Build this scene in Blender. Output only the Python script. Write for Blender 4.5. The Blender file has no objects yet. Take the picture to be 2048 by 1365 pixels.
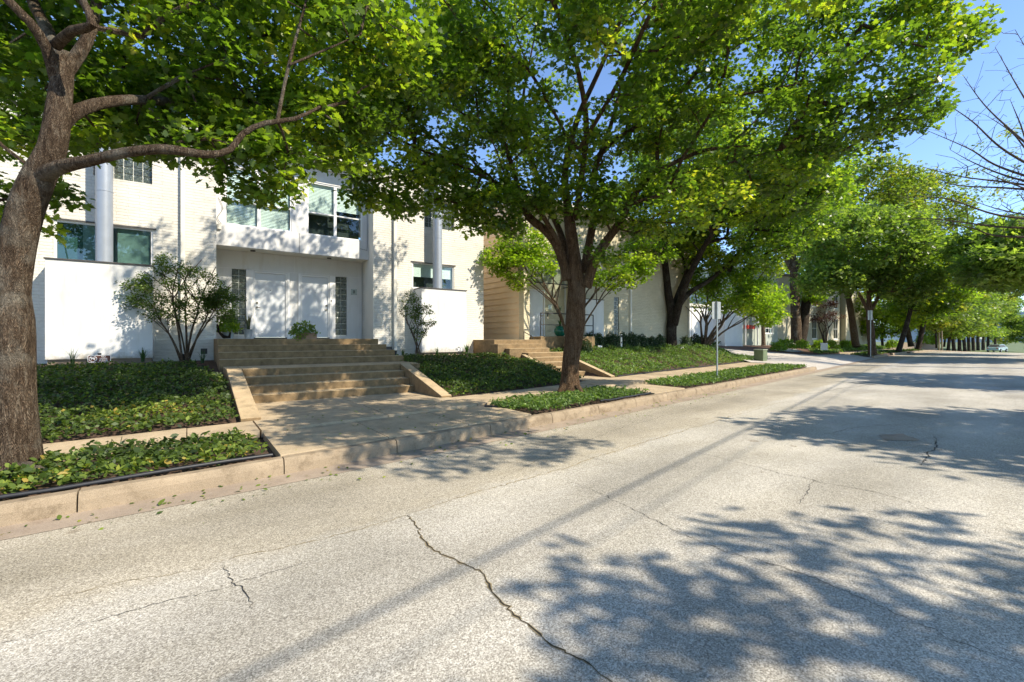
import bpy, math, random
import numpy as np
from mathutils import Vector, Matrix
random.seed(7); RNG = np.random.default_rng(11)
sc = bpy.context.scene
C = bpy.data.collections.new("place"); sc.collection.children.link(C)
R = math.radians
# ---------------------------------------------------------------- camera
AZ = math.atan2(0.5807, 0.8141)
cam = bpy.data.objects.new("camera", bpy.data.cameras.new("camera")); sc.collection.objects.link(cam)
cam.location = (0, 0, 0); cam.rotation_euler = (R(90), 0, -AZ)
cam.data.lens = 16.0; cam.data.sensor_width = 36; cam.data.shift_y = -4.5/2048
cam.data.clip_start = 0.05; cam.data.clip_end = 4000
sc.camera = cam
# ---------------------------------------------------------------- light
SUN = Vector((0.62, -1.0, 1.10)).normalized()
w = bpy.data.worlds.new("World"); sc.world = w; w.use_nodes = True
nt = w.node_tree; nt.nodes.clear()
sky = nt.nodes.new("ShaderNodeTexSky"); sky.sky_type = 'NISHITA'; sky.sun_disc = False
sky.sun_elevation = math.asin(SUN.z); sky.sun_rotation = math.atan2(SUN.x, SUN.y)
sky.altitude = 2500; sky.air_density = 1.0; sky.dust_density = 0.1; sky.ozone_density = 3.5
bg = nt.nodes.new("ShaderNodeBackground"); bg.inputs[1].default_value = 0.14
wo = nt.nodes.new("ShaderNodeOutputWorld")
nt.links.new(sky.outputs[0], bg.inputs[0]); nt.links.new(bg.outputs[0], wo.inputs[0])
sl = bpy.data.lights.new("sun", 'SUN'); sl.energy = 3.4; sl.angle = R(0.55); sl.color = (1, .92, .78)
so = bpy.data.objects.new("sun", sl); sc.collection.objects.link(so)
so.rotation_euler = SUN.to_track_quat('Z', 'Y').to_euler()
sc.view_settings.view_transform = 'Standard'; sc.view_settings.look = 'None'
sc.view_settings.exposure = 1.22; sc.view_settings.gamma = 1
# ---------------------------------------------------------------- helpers
def W(px, py, f):                       # point seen at a photo pixel, f metres ahead
    r = (px-1024)/910*f; z = (678-py)/910*f
    return Vector((.5807*f+.8141*r, .8141*f-.5807*r, z))
def GP(px, py, z):                      # point on level z
    return W(px, py, -z*910/(py-678))
def sstep(a, b, x):
    t = np.clip((np.asarray(x, float)-a)/(b-a), 0, 1); return t*t*(3-2*t)
def tag(o, label=None, cat=None, group=None, kind=None):
    for k, v in (('label', label), ('category', cat), ('group', group), ('kind', kind)):
        if v: o[k] = v
    return o
def empty(name, loc, label, cat, group=None, rz=0):
    o = bpy.data.objects.new(name, None); C.objects.link(o); o.location = loc
    o.rotation_euler = (0, 0, rz); o.empty_display_size = .2
    return tag(o, label, cat, group)
def link(name, me, mat, parent=None, loc=None):
    o = bpy.data.objects.new(name, me); C.objects.link(o)
    if mat is not None and not me.materials: me.materials.append(mat)
    if parent: 
        o.parent = parent
    if loc is not None: o.location = loc
    return o
def copy_tree(o, parent=None):
    c = o.copy(); C.objects.link(c)
    if parent: c.parent = parent
    for ch in [x for x in bpy.data.objects if x.parent == o]: copy_tree(ch, c)
    return c
class MB:
    def __init__(s): s.v = []; s.f = []; s.sm = False
    def quad(s, *p):
        n = len(s.v); s.v += [tuple(q) for q in p]; s.f.append(tuple(range(n, n+len(p)))); return s
    def box(s, x0, x1, y0, y1, z0, z1):
        n = len(s.v)
        s.v += [(x0,y0,z0),(x1,y0,z0),(x1,y1,z0),(x0,y1,z0),(x0,y0,z1),(x1,y0,z1),(x1,y1,z1),(x0,y1,z1)]
        for q in ((0,3,2,1),(4,5,6,7),(0,1,5,4),(1,2,6,5),(2,3,7,6),(3,0,4,7)): s.f.append(tuple(n+i for i in q))
        return s
    def prism(s, poly, z0, z1):        # polygon ccw, z0/z1 float or list
        n = len(s.v); k = len(poly)
        zz0 = z0 if hasattr(z0, '__len__') else [z0]*k; zz1 = z1 if hasattr(z1, '__len__') else [z1]*k
        s.v += [(p[0], p[1], z) for p, z in zip(poly, zz0)]+[(p[0], p[1], z) for p, z in zip(poly, zz1)]
        s.f.append(tuple(n+k-1-i for i in range(k))); s.f.append(tuple(n+k+i for i in range(k)))
        for i in range(k):
            j = (i+1) % k; s.f.append((n+i, n+j, n+k+j, n+k+i))
        return s
    def tube(s, pts, rad, n=8, cap=True, wob=0, seed=0):
        pts = [Vector(p) for p in pts]; m = len(pts)
        if not hasattr(rad, '__len__'): rad = [rad]*m
        base = len(s.v); t0 = (pts[1]-pts[0]).normalized()
        u = t0.orthogonal().normalized()
        rs = random.Random(seed)
        ph = [rs.uniform(0, 6.28) for _ in range(6)]
        for i in range(m):
            t = (pts[min(i+1, m-1)]-pts[max(i-1, 0)])
            if t.length < 1e-7: t = t0
            t.normalize(); u = (u-t*u.dot(t)); 
            u = u.normalized() if u.length > 1e-6 else t.orthogonal().normalized()
            b = t.cross(u)
            for k in range(n):
                a = 2*math.pi*k/n; r = rad[i]
                if wob: r *= 1+wob*(math.sin(2*a+ph[0]+i*.35)+.7*math.sin(3*a+ph[1]-i*.23)+.5*math.sin(7*a+ph[2]+i*.5)+.4*math.sin(i*1.3+ph[3]))
                s.v.append(tuple(pts[i]+(u*math.cos(a)+b*math.sin(a))*r))
        for i in range(m-1):
            for k in range(n):
                a = base+i*n+k; c = base+i*n+(k+1) % n
                s.f.append((a, c, c+n, a+n))
        if cap:
            s.f.append(tuple(base+n-1-k for k in range(n))); s.f.append(tuple(base+(m-1)*n+k for k in range(n)))
        return s
    def build(s, name, mat, parent=None, smooth=False, bevel=0, loc=None):
        me = bpy.data.meshes.new(name); me.from_pydata(s.v, [], s.f); me.update()
        if smooth: me.shade_smooth(); me.set_sharp_from_angle(angle=R(52))
        o = link(name, me, mat, parent, loc)
        if bevel:
            b = o.modifiers.new("bevel", 'BEVEL'); b.width = bevel; b.segments = 2; b.limit_method = 'ANGLE'; b.angle_limit = R(40)
        return o
def wall(mb, x0, x1, y0, y1, z0, z1, holes=()):     # wall in the XZ plane with openings (x0,x1,z0,z1)
    xs = sorted({x0, x1, *[h[0] for h in holes], *[h[1] for h in holes]}); zs = sorted({z0, z1, *[h[2] for h in holes], *[h[3] for h in holes]})
    def solid(i, j):
        if i < 0 or j < 0 or i >= len(xs)-1 or j >= len(zs)-1: return False
        cx = (xs[i]+xs[i+1])/2; cz = (zs[j]+zs[j+1])/2
        return not any(h[0] < cx < h[1] and h[2] < cz < h[3] for h in holes)
    for i in range(len(xs)-1):
        for j in range(len(zs)-1):
            if not solid(i, j): continue
            a, b, c, d = xs[i], xs[i+1], zs[j], zs[j+1]
            mb.quad((a,y0,c),(b,y0,c),(b,y0,d),(a,y0,d)); mb.quad((b,y1,c),(a,y1,c),(a,y1,d),(b,y1,d))
            if not solid(i-1, j): mb.quad((a,y1,c),(a,y0,c),(a,y0,d),(a,y1,d))
            if not solid(i+1, j): mb.quad((b,y0,c),(b,y1,c),(b,y1,d),(b,y0,d))
            if not solid(i, j-1): mb.quad((a,y1,c),(b,y1,c),(b,y0,c),(a,y0,c))
            if not solid(i, j+1): mb.quad((a,y0,d),(b,y0,d),(b,y1,d),(a,y1,d))
    return mb
# ---------------------------------------------------------------- materials
class N:
    def __init__(s, name):
        s.m = bpy.data.materials.new(name); s.m.use_nodes = True; s.t = s.m.node_tree; s.t.nodes.clear()
        s.out = s.n('ShaderNodeOutputMaterial'); s.tc = s.n('ShaderNodeTexCoord')
    def n(s, typ, **kw):
        x = s.t.nodes.new(typ)
        for k, v in kw.items(): setattr(x, k, v)
        return x
    def l(s, a, b): s.t.links.new(a, b)
    def noise(s, scale, detail=4, rough=.55, vec=None, stretch=None, dist=0):
        x = s.n('ShaderNodeTexNoise'); x.inputs['Scale'].default_value = scale; x.inputs['Detail'].default_value = detail
        x.inputs['Roughness'].default_value = rough; x.inputs['Distortion'].default_value = dist
        v = vec or s.tc.outputs['Object']
        if stretch:
            mp = s.n('ShaderNodeMapping'); mp.inputs['Scale'].default_value = stretch; s.l(v, mp.inputs[0]); v = mp.outputs[0]
        s.l(v, x.inputs['Vector']); return x.outputs['Fac']
    def ramp(s, fac, stops):
        x = s.n('ShaderNodeValToRGB'); e = x.color_ramp.elements
        while len(e) < len(stops): e.new(.5)
        for a, (p, c) in zip(e, stops): a.position = p; a.color = (*c, 1) if len(c) == 3 else c
        s.l(fac, x.inputs[0]); return x.outputs[0]
    def mix(s, fac, a, b, mode='MIX'):
        x = s.n('ShaderNodeMix', data_type='RGBA', blend_type=mode)
        for i, v in ((0, fac), (6, a), (7, b)):
            if hasattr(v, 'links'): s.l(v, x.inputs[i])
            else: x.inputs[i].default_value = v if i == 0 else (*v, 1)
        return x.outputs[2]
    def math(s, op, a, b=0, clamp=False):
        x = s.n('ShaderNodeMath', operation=op, use_clamp=clamp)
        for i, v in ((0, a), (1, b)):
            if hasattr(v, 'links'): s.l(v, x.inputs[i])
            else: x.inputs[i].default_value = v
        return x.outputs[0]
    def bump(s, h, strength=.5, dist=.01, prev=None):
        x = s.n('ShaderNodeBump'); x.inputs['Strength'].default_value = strength; x.inputs['Distance'].default_value = dist
        s.l(h, x.inputs['Height'])
        if prev: s.l(prev, x.inputs['Normal'])
        return x.outputs[0]
    def pbr(s, col, rough=.7, nor=None, metal=0, spec=.4):
        p = s.n('ShaderNodeBsdfPrincipled')
        if hasattr(col, 'links'): s.l(col, p.inputs['Base Color'])
        else: p.inputs['Base Color'].default_value = (*col, 1)
        if hasattr(rough, 'links'): s.l(rough, p.inputs['Roughness'])
        else: p.inputs['Roughness'].default_value = rough
        p.inputs['Metallic'].default_value = metal; p.inputs['Specular IOR Level'].default_value = spec
        if nor: s.l(nor, p.inputs['Normal'])
        s.l(p.outputs[0], s.out.inputs[0]); return s.m
M = {}
def simple(name, col, rough=.6, var=.12, scale=3, metal=0, bump=.05, spec=.4):
    k = N(name); n1 = k.noise(scale, 6); c0 = tuple(x*(1-var) for x in col); c1 = tuple(min(1, x*(1+var)) for x in col)
    M[name] = k.pbr(k.ramp(n1, [(.3, c0), (.7, c1)]), rough, k.bump(k.noise(scale*30, 3), bump, .004), metal, spec); return M[name]
def m_asphalt():
    k = N('asphalt')
    chips = k.noise(105, 4, .75); fine = k.noise(240, 2, .6)
    vo = k.n('ShaderNodeTexVoronoi'); vo.inputs['Scale'].default_value = 150; k.l(k.tc.outputs['Object'], vo.inputs['Vector']); cs = k.n('ShaderNodeSeparateColor'); k.l(vo.outputs['Color'], cs.inputs[0])
    f = k.math('ADD', k.math('ADD', k.math('MULTIPLY', chips, .45), k.math('MULTIPLY', fine, .3)), k.math('MULTIPLY', cs.outputs[0], .25))
    col = k.ramp(f, [(.32, (.15, .135, .112)), (.42, (.31, .285, .245)), (.53, (.44, .41, .355)), (.64, (.68, .645, .575))])
    big = k.ramp(k.noise(.55, 5, .6), [(.35, (.80, .79, .77)), (.65, (1.08, 1.06, 1.03))])
    col = k.mix(1, col, big, 'MULTIPLY')
    streak = k.ramp(k.noise(1.3, 4, .6, stretch=(.3, 1.1, 1)), [(.36, (.91, .90, .87)), (.6, (1.03, 1.03, 1.03))])
    col = k.mix(1, col, streak, 'MULTIPLY')
    at = k.n('ShaderNodeAttribute'); at.attribute_name = 'edge'
    trk = k.math('COSINE', k.math('MULTIPLY', k.math('ADD', at.outputs['Fac'], k.math('MULTIPLY', k.noise(.6, 3), .5)), 3.7))
    col = k.mix(1, col, k.ramp(k.math('ADD', k.math('MULTIPLY', trk, .5), .5), [(.15, (.93, .925, .91)), (.85, (1.08, 1.075, 1.06))]), 'MULTIPLY')
    oil = k.ramp(k.noise(1.1, 6, .7), [(.66, (1, 1, 1)), (.74, (.8, .78, .75))]); col = k.mix(.8, col, oil, 'MULTIPLY')
    wob = k.math('ADD', at.outputs['Fac'], k.math('MULTIPLY', k.noise(2.2, 4), .5))
    e = k.n('ShaderNodeMapRange'); e.inputs[1].default_value = -1.75; e.inputs[2].default_value = -1.55; k.l(wob, e.inputs[0])
    tan = k.mix(1, col, (.86, .82, .74), 'MULTIPLY')
    col = k.mix(k.math('MULTIPLY', e.outputs[0], .85), col, tan)
    sp = k.ramp(k.noise(2.3, 3, .5), [(.72, (1, 1, 1)), (.76, (.55, .5, .44))])
    col = k.mix(.6, col, sp, 'MULTIPLY')
    b = k.bump(f, .8, .004); b = k.bump(k.noise(6, 4), .25, .02, b)
    M['asphalt'] = k.pbr(col, .92, b, spec=.2)
m_asphalt()
def m_concrete(name, c, stain=.5, dark=(.30, .22, .13), dark_sides=False):
    k = N(name)
    col = k.ramp(k.noise(1.8, 6, .65), [(.3, tuple(x*.78 for x in c)), (.7, tuple(x*1.12 for x in c))])
    col = k.mix(k.math('MULTIPLY', k.ramp(k.noise(4.5, 8, .7), [(.5, (0, 0, 0)), (.72, (1, 1, 1))]), stain), col, dark)
    sp = k.ramp(k.noise(170, 2, .6), [(.38, (.72, .70, .66)), (.55, (1.03, 1.02, 1)), (.7, (1.18, 1.17, 1.14))])
    col = k.mix(.8, col, sp, 'MULTIPLY')
    if dark_sides:                                   # risers and side faces are coloured darker brown than the treads
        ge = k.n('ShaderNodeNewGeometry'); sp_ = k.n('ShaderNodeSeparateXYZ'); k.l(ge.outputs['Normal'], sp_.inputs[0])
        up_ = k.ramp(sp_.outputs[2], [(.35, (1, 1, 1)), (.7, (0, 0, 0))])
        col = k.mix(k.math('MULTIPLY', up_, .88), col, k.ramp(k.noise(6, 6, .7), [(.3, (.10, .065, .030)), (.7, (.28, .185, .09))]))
    b = k.bump(k.noise(120, 3), .4, .004); b = k.bump(k.noise(9, 5), .3, .02, b)
    M[name] = k.pbr(col, .88, b, spec=.25)
m_concrete('walk', (.48, .375, .245), .6, (.24, .17, .10))
m_concrete('kerb', (.33, .255, .17), .95, (.14, .10, .06))
m_concrete('gutter', (.36, .285, .215), .6, (.22, .16, .11))
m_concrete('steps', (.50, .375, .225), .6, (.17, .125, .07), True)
m_concrete('drive', (.52, .47, .41), .25)
def m_brick(nm='painted_brick', ca=(.64, .595, .50), cb_=(.74, .70, .61)):
    k = N(nm)
    sep = k.n('ShaderNodeSeparateXYZ'); k.l(k.tc.outputs['Object'], sep.inputs[0])
    cmb = k.n('ShaderNodeCombineXYZ'); k.l(k.math('ADD', sep.outputs[0], sep.outputs[1]), cmb.inputs[0])
    zz = k.math('ADD', sep.outputs[2], k.math('MULTIPLY', k.math('SUBTRACT', k.noise(3.4, 5), .5), .06)); k.l(zz, cmb.inputs[1])
    br = k.n('ShaderNodeTexBrick'); k.l(cmb.outputs[0], br.inputs['Vector'])
    br.inputs['Scale'].default_value = 1; br.inputs['Brick Width'].default_value = .46; br.inputs['Row Height'].default_value = .078
    br.inputs['Mortar Size'].default_value = .009; br.inputs['Mortar Smooth'].default_value = .5
    br.inputs['Color1'].default_value = (1, 1, 1, 1); br.inputs['Color2'].default_value = (.8, .8, .8, 1); br.inputs['Mortar'].default_value = (0, 0, 0, 1)
    col = k.ramp(k.noise(1.1, 6, .6), [(.3, ca), (.7, cb_)])
    g = k.ramp(k.noise(9, 5, .7, stretch=(.35, .35, 2.2)), [(.30, (.80, .79, .77)), (.5, (1, 1, 1))])
    col = k.mix(.7, col, g, 'MULTIPLY')
    mort = k.math('SUBTRACT', 1, br.outputs['Fac'])
    rag = k.math('MULTIPLY', br.outputs['Fac'], k.ramp(k.noise(3.2, 5, .7), [(.42, (0, 0, 0)), (.62, (1, 1, 1))]))
    col = k.mix(k.math('MULTIPLY', rag, .28), col, (.42, .36, .26))
    # worn paint with bare brick at the foot of the wall
    wn = k.math('ADD', sep.outputs[2], k.math('MULTIPLY', k.noise(7, 6, .75), .9))
    wf = k.ramp(wn, [(.0, (1, 1, 1)), (.04, (0, 0, 0))])
    col = k.mix(k.math('MULTIPLY', wf, .75), col, k.ramp(k.noise(16, 3), [(.4, (.17, .11, .06)), (.6, (.44, .38, .27))]))
    b = k.bump(k.math('MULTIPLY', mort, k.math('ADD', .55, k.math('MULTIPLY', k.noise(3, 4), .8))), .75, .014); b = k.bump(k.noise(26, 5, .7, stretch=(1, 1, 1.8)), .6, .014, b)
    M[nm] = k.pbr(col, .75, b, spec=.25)
m_brick()
m_brick('tan_brick', (.56, .49, .33), (.66, .58, .40))
simple('white_paint', (.80, .785, .75), .55, .035, 2); 
def m_earth():
    k = N('earth'); sep = k.n('ShaderNodeSeparateXYZ'); k.l(k.tc.outputs['Object'], sep.inputs[0])
    so_ = k.ramp(k.noise(9, 6), [(.3, (.045, .027, .017)), (.7, (.105, .063, .04))]); gr = k.ramp(k.noise(.5, 6), [(.3, (.07, .10, .03)), (.7, (.17, .20, .08))])
    f = k.n('ShaderNodeMapRange'); f.inputs[1].default_value = 66; f.inputs[2].default_value = 74; k.l(sep.outputs[0], f.inputs[0])
    M['earth'] = k.pbr(k.mix(f.outputs[0], so_, gr), .95, k.bump(k.noise(60, 5), .8, .02))
m_earth()
def m_white():
    k = N('white_wall')
    col = k.ramp(k.noise(2, 5), [(.3, (.63, .615, .58)), (.7, (.69, .675, .64))])
    st = k.ramp(k.noise(7, 5, .65, stretch=(1, 1, .12)), [(.52, (1, 1, 1)), (.74, (.86, .83, .77))]); col = k.mix(.8, col, st, 'MULTIPLY')
    sep = k.n('ShaderNodeSeparateXYZ'); k.l(k.tc.outputs['Object'], sep.inputs[0])
    g = k.ramp(k.math('ADD', sep.outputs[2], k.math('MULTIPLY', k.noise(9, 5, .7), .5)), [(.32, (.55, .48, .37)), (.52, (1, 1, 1))]); col = k.mix(.9, col, g, 'MULTIPLY')
    M['white_wall'] = k.pbr(col, .6, k.bump(k.noise(60, 4), .12, .004))
m_white()
simple('cream_trim', (.70, .66, .56), .6, .05, 2)
simple('white_door', (.66, .67, .67), .4, .02, 2); simple('soffit', (.74, .72, .64), .6, .04, 2)
simple('siding', (.90, .68, .42), .6, .05, 2); simple('flue_metal', (.34, .37, .41), .42, .06, 4, .35)
simple('dark_metal', (.035, .035, .035), .5, .2, 8); simple('lid', (.07, .065, .06), .6, .2, 5)
simple('blind', (.78, .80, .76), .5, .03, 4); simple('room', (.045, .055, .055), .9, .3, 2); simple('teal_room', (.16, .27, .26), .9, .3, 2)
simple('black_pipe', (.02, .02, .022), .45, .2, 10); simple('brass', (.18, .16, .12), .35, .1, 5, .8)
simple('plaque', (.42, .47, .42), .4, .05, 8); simple('digit', (.02, .02, .015), .6, 0, 8)
simple('sign_brown', (.12, .045, .03), .5, .1, 8); simple('sign_white', (.82, .80, .76), .5, .03, 8)
simple('galv', (.36, .38, .36), .4, .1, 12, .6); simple('sign_back', (.42, .42, .38), .45, .08, 10, .4)
simple('util_green', (.13, .16, .075), .5, .15, 5); simple('util_top', (.28, .30, .2), .5, .1, 5)
simple('ceramic', (.006, .13, .075), .12, .1, 5, spec=.6); simple('grey_pot', (.42, .45, .47), .45, .1, 6); simple('terracotta', (.30, .19, .12), .8, .1, 8)
simple('soil', (.075, .045, .028), .95, .4, 9, bump=.8); simple('red_paint', (.55, .05, .03), .5, .05, 6)
simple('mulch', (.13, .07, .045), .95, .5, 14, bump=.9); simple('gravel', (.42, .41, .39), .9, .5, 30, bump=.9)
simple('green_wall', (.42, .45, .38), .7, .06, 3); simple('buff_wall', (.50, .45, .33), .75, .06, 3); simple('brown_wall', (.27, .20, .14), .85, .15, 6)
simple('grey_roof', (.22, .21, .2), .85, .1, 4); simple('car_paint', (.42, .55, .58), .25, .03, 3, .3, spec=.6); simple('tyre', (.02, .02, .02), .8, .1, 8)
simple('wood', (.28, .21, .14), .85, .2, 8); simple('shade_cloth', (.16, .21, .20), .4, .1, 3)
simple('crack_dark', (.035, .028, .02), .95, .3, 20); simple('crack_pale', (.30, .235, .13), .95, .3, 20)
simple('grout', (.66, .66, .58), .7, .05, 6)
def m_glass(name, tint=(.75, .85, .82), f0=.09):
    k = N(name); tr = k.n('ShaderNodeBsdfTransparent'); tr.inputs[0].default_value = (*tint, 1)
    gl = k.n('ShaderNodeBsdfGlossy'); gl.inputs['Roughness'].default_value = .02
    lw = k.n('ShaderNodeLayerWeight'); lw.inputs[0].default_value = .5
    mx = k.n('ShaderNodeMixShader'); k.l(k.math('ADD', k.math('MULTIPLY', k.math('POWER', lw.outputs['Facing'], 4), .7), f0+.03), mx.inputs[0]); k.l(tr.outputs[0], mx.inputs[1]); k.l(gl.outputs[0], mx.inputs[2])
    k.l(mx.outputs[0], k.out.inputs[0]); M[name] = k.m
m_glass('glass', (.9, .95, .93), .02); m_glass('dark_glass', (.62, .72, .70), .05)
def m_gblock():
    k = N('glass_block'); col = k.ramp(k.noise(16, 3, .6, dist=1.5), [(.35, (.02, .025, .018)), (.6, (.11, .125, .09)), (.72, (.34, .36, .30))])
    M['glass_block'] = k.pbr(col, .12, k.bump(k.noise(22, 2), .6, .02), spec=.7)
m_gblock()
def m_bark(name, c0, c1, c2, lichen=.25):
    k = N(name)
    f = k.noise(11, 7, .68, stretch=(2.6, 2.6, .42), dist=.9); g = k.noise(2.0, 4)
    fx = k.n('ShaderNodeTexVoronoi', feature='DISTANCE_TO_EDGE'); mp = k.n('ShaderNodeMapping'); mp.inputs['Scale'].default_value = (34, 34, 3.0)
    vadd = k.n('ShaderNodeMixRGB'); vadd.inputs[0].default_value = .16; k.l(k.tc.outputs['Object'], vadd.inputs[1])
    nz = k.n('ShaderNodeTexNoise'); nz.inputs['Scale'].default_value = 3; k.l(k.tc.outputs['Object'], nz.inputs[0]); k.l(nz.outputs['Color'], vadd.inputs[2])
    k.l(vadd.outputs[0], mp.inputs[0]); k.l(mp.outputs[0], fx.inputs['Vector'])
    fur = k.ramp(fx.outputs['Distance'], [(.02, (0, 0, 0)), (.34, (1, 1, 1))])
    col = k.ramp(f, [(.33, c0), (.5, c1), (.68, c2)])
    col = k.mix(.85, col, k.mix(1, col, k.mix(.8, (1, 1, 1), fur), 'MULTIPLY'))
    col = k.mix(k.math('MULTIPLY', k.ramp(g, [(.52, (0, 0, 0)), (.66, (1, 1, 1))]), lichen), col, (.36, .34, .27))
    b = k.bump(fur, .9, .02); b = k.bump(f, .9, .03, b)
    M[name] = k.pbr(col, .9, b, spec=.15)
m_bark('bark_grey', (.065, .040, .022), (.20, .135, .085), (.37, .29, .20), .4)
m_bark('bark_brown', (.085, .045, .02), (.27, .16, .085), (.42, .28, .165), .1)
m_bark('bark_dark', (.035, .024, .016), (.10, .072, .05), (.2, .155, .115), .15)
m_bark('bark_smooth', (.12, .08, .05), (.27, .18, .11), (.42, .32, .22), .2)
def m_leaf(name, stops, trans=.45, rough=.42, spec=.45):
    k = N(name); at = k.n('ShaderNodeAttribute'); at.attribute_name = 'tint'
    col = k.ramp(at.outputs['Fac'], stops)
    p = k.n('ShaderNodeBsdfPrincipled'); k.l(col, p.inputs['Base Color']); p.inputs['Roughness'].default_value = rough; p.inputs['Specular IOR Level'].default_value = spec
    t = k.n('ShaderNodeBsdfTranslucent'); tc2 = k.mix(1, col, (2.1, 2.3, .9), 'MULTIPLY'); k.l(tc2, t.inputs[0])
    mx = k.n('ShaderNodeMixShader'); mx.inputs[0].default_value = trans; k.l(p.outputs[0], mx.inputs[1]); k.l(t.outputs[0], mx.inputs[2])
    k.l(mx.outputs[0], k.out.inputs[0]); M[name] = k.m
m_leaf('leaf_oak', [(0, (.052, .088, .012)), (.5, (.105, .168, .018)), (.85, (.23, .285, .024)), (1, (.40, .37, .04))], .54, .40, .6)
m_leaf('leaf_light', [(0, (.09, .15, .012)), (.6, (.18, .26, .02)), (1, (.34, .36, .04))], .55)
m_leaf('leaf_deep', [(0, (.06, .10, .02)), (.6, (.14, .20, .04)), (1, (.28, .33, .07))], .5)
m_leaf('leaf_yellow', [(0, (.08, .125, .022)), (.6, (.17, .215, .035)), (1, (.34, .28, .04))], .48)
m_leaf('leaf_shrub', [(0, (.035, .06, .012)), (.7, (.08, .13, .02)), (1, (.18, .22, .03))], .35, .5, .3)
m_leaf('leaf_hedge', [(0, (.014, .03, .010)), (.7, (.04, .07, .018)), (1, (.12, .16, .03))], .2, .5, .3)
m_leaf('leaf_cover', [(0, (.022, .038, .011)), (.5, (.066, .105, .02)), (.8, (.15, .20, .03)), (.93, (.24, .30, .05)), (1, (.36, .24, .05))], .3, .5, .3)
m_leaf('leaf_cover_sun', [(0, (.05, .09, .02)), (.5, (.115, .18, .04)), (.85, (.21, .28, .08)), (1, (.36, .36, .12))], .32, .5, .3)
m_leaf('leaf_red', [(0, (.035, .012, .012)), (1, (.12, .04, .03))], .3)
m_leaf('blade', [(0, (.02, .06, .015)), (1, (.07, .14, .03))], .25)
m_leaf('snake', [(0, (.03, .05, .025)), (.6, (.08, .10, .04)), (1, (.2, .19, .08))], .1)
# ---------------------------------------------------------------- leaves in bulk
OAK = np.array([(0,0,0),(.10,.02,0),(.16,.22,.03),(.44,.16,.07),(.30,.36,.04),(.55,.55,.08),(.26,.60,.03),(.24,.84,.04),(0,1.05,-.05),
                (-.24,.84,.04),(-.26,.60,.03),(-.55,.55,.08),(-.30,.36,.04),(-.44,.16,.07),(-.16,.22,.03),(-.10,.02,0)], float)
OAK8 = np.array([(0,0,0),(.42,.18,.06),(.2,.4,.02),(.5,.62,.08),(.18,.68,.02),(0,1.05,-.05),(-.18,.68,.02),(-.5,.62,.08),(-.2,.4,.02),(-.42,.18,.06)], float)
OVAL = np.array([(0,0,0),(.28,.32,.07),(.24,.7,.07),(0,1,0),(-.24,.7,.07),(-.28,.32,.07)], float)
DIA = np.array([(0,0,0),(.33,.5,.08),(0,1,0),(-.33,.5,.08)], float)
SPRIG = np.array([(0,0,0),(.5,.1,.1),(.18,.38,0),(.45,.75,.1),(.08,.7,0),(0,1.1,0),(-.3,.8,.12),(-.15,.45,0),(-.55,.4,.1),(-.2,.15,0)], float)
def norm(a): return a/np.maximum(np.linalg.norm(a, axis=1, keepdims=True), 1e-9)
def leaf_mesh(name, pos, nrm, tip, size, tpl, tint):
    n = len(pos); k = len(tpl)
    nrm = norm(nrm); tip = norm(tip-nrm*np.sum(tip*nrm, 1, keepdims=True)); side = np.cross(tip, nrm)
    sz = np.asarray(size).reshape(-1, 1, 1)*np.ones((n, 1, 1))
    v = pos[:, None, :]+sz*(tpl[None, :, 0:1]*side[:, None]+tpl[None, :, 1:2]*tip[:, None]+tpl[None, :, 2:3]*nrm[:, None])
    me = bpy.data.meshes.new(name); me.vertices.add(n*k); me.vertices.foreach_set('co', v.astype(np.float32).ravel())
    me.loops.add(n*k); me.loops.foreach_set('vertex_index', np.arange(n*k, dtype=np.int32))
    me.polygons.add(n); me.polygons.foreach_set('loop_start', np.arange(0, n*k, k, dtype=np.int32))
    me.update(calc_edges=True)
    a = me.attributes.new('tint', 'FLOAT', 'FACE'); a.data.foreach_set('value', np.clip(tint, 0, 1).astype(np.float32))
    return me
def rnd(n, s=1.0): return RNG.normal(0, s, (n, 3))
def spray(centers, per, rad, size, tpl, name, flat=.62, up=.9, droop=.35, tintc=None, jitter=.16, axis=None):
    m = len(centers); cid = np.repeat(np.arange(m), per); n = len(cid)
    d = norm(rnd(n)); rr = RNG.random(n)**.5
    rad = np.asarray(rad).reshape(-1)*np.ones(m)
    off = d*(rr*rad[cid])[:, None]; off[:, 2] *= flat
    pos = centers[cid]+off
    nr = rnd(n, .55); nr[:, 2] += up
    tp = off/np.maximum(rad[cid][:, None], .01)*1.2+rnd(n, .55); tp[:, 2] -= droop
    tc = (tintc if tintc is not None else RNG.random(m))[cid]
    tint = tc*.75+RNG.random(n)*.3-.05+RNG.normal(0, .05, n)
    return leaf_mesh(name, pos, nr, tp, size*(1+RNG.normal(0, jitter, n)), tpl, tint)
def ellip(px, py, f, rr, rf, rz, n, shell=.25):
    """n clump centres inside an ellipsoid; radii across the view, along it, and up"""
    c = np.array(W(px, py, f)); d = norm(rnd(n)); q = (shell+(1-shell)*RNG.random(n))**(1/3)
    a = d[:, 0]*q*rr; b = d[:, 1]*q*rf; z = d[:, 2]*q*rz
    return np.stack([c[0]+.5807*b+.8141*a, c[1]+.8141*b-.5807*a, c[2]+z], 1)
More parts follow.
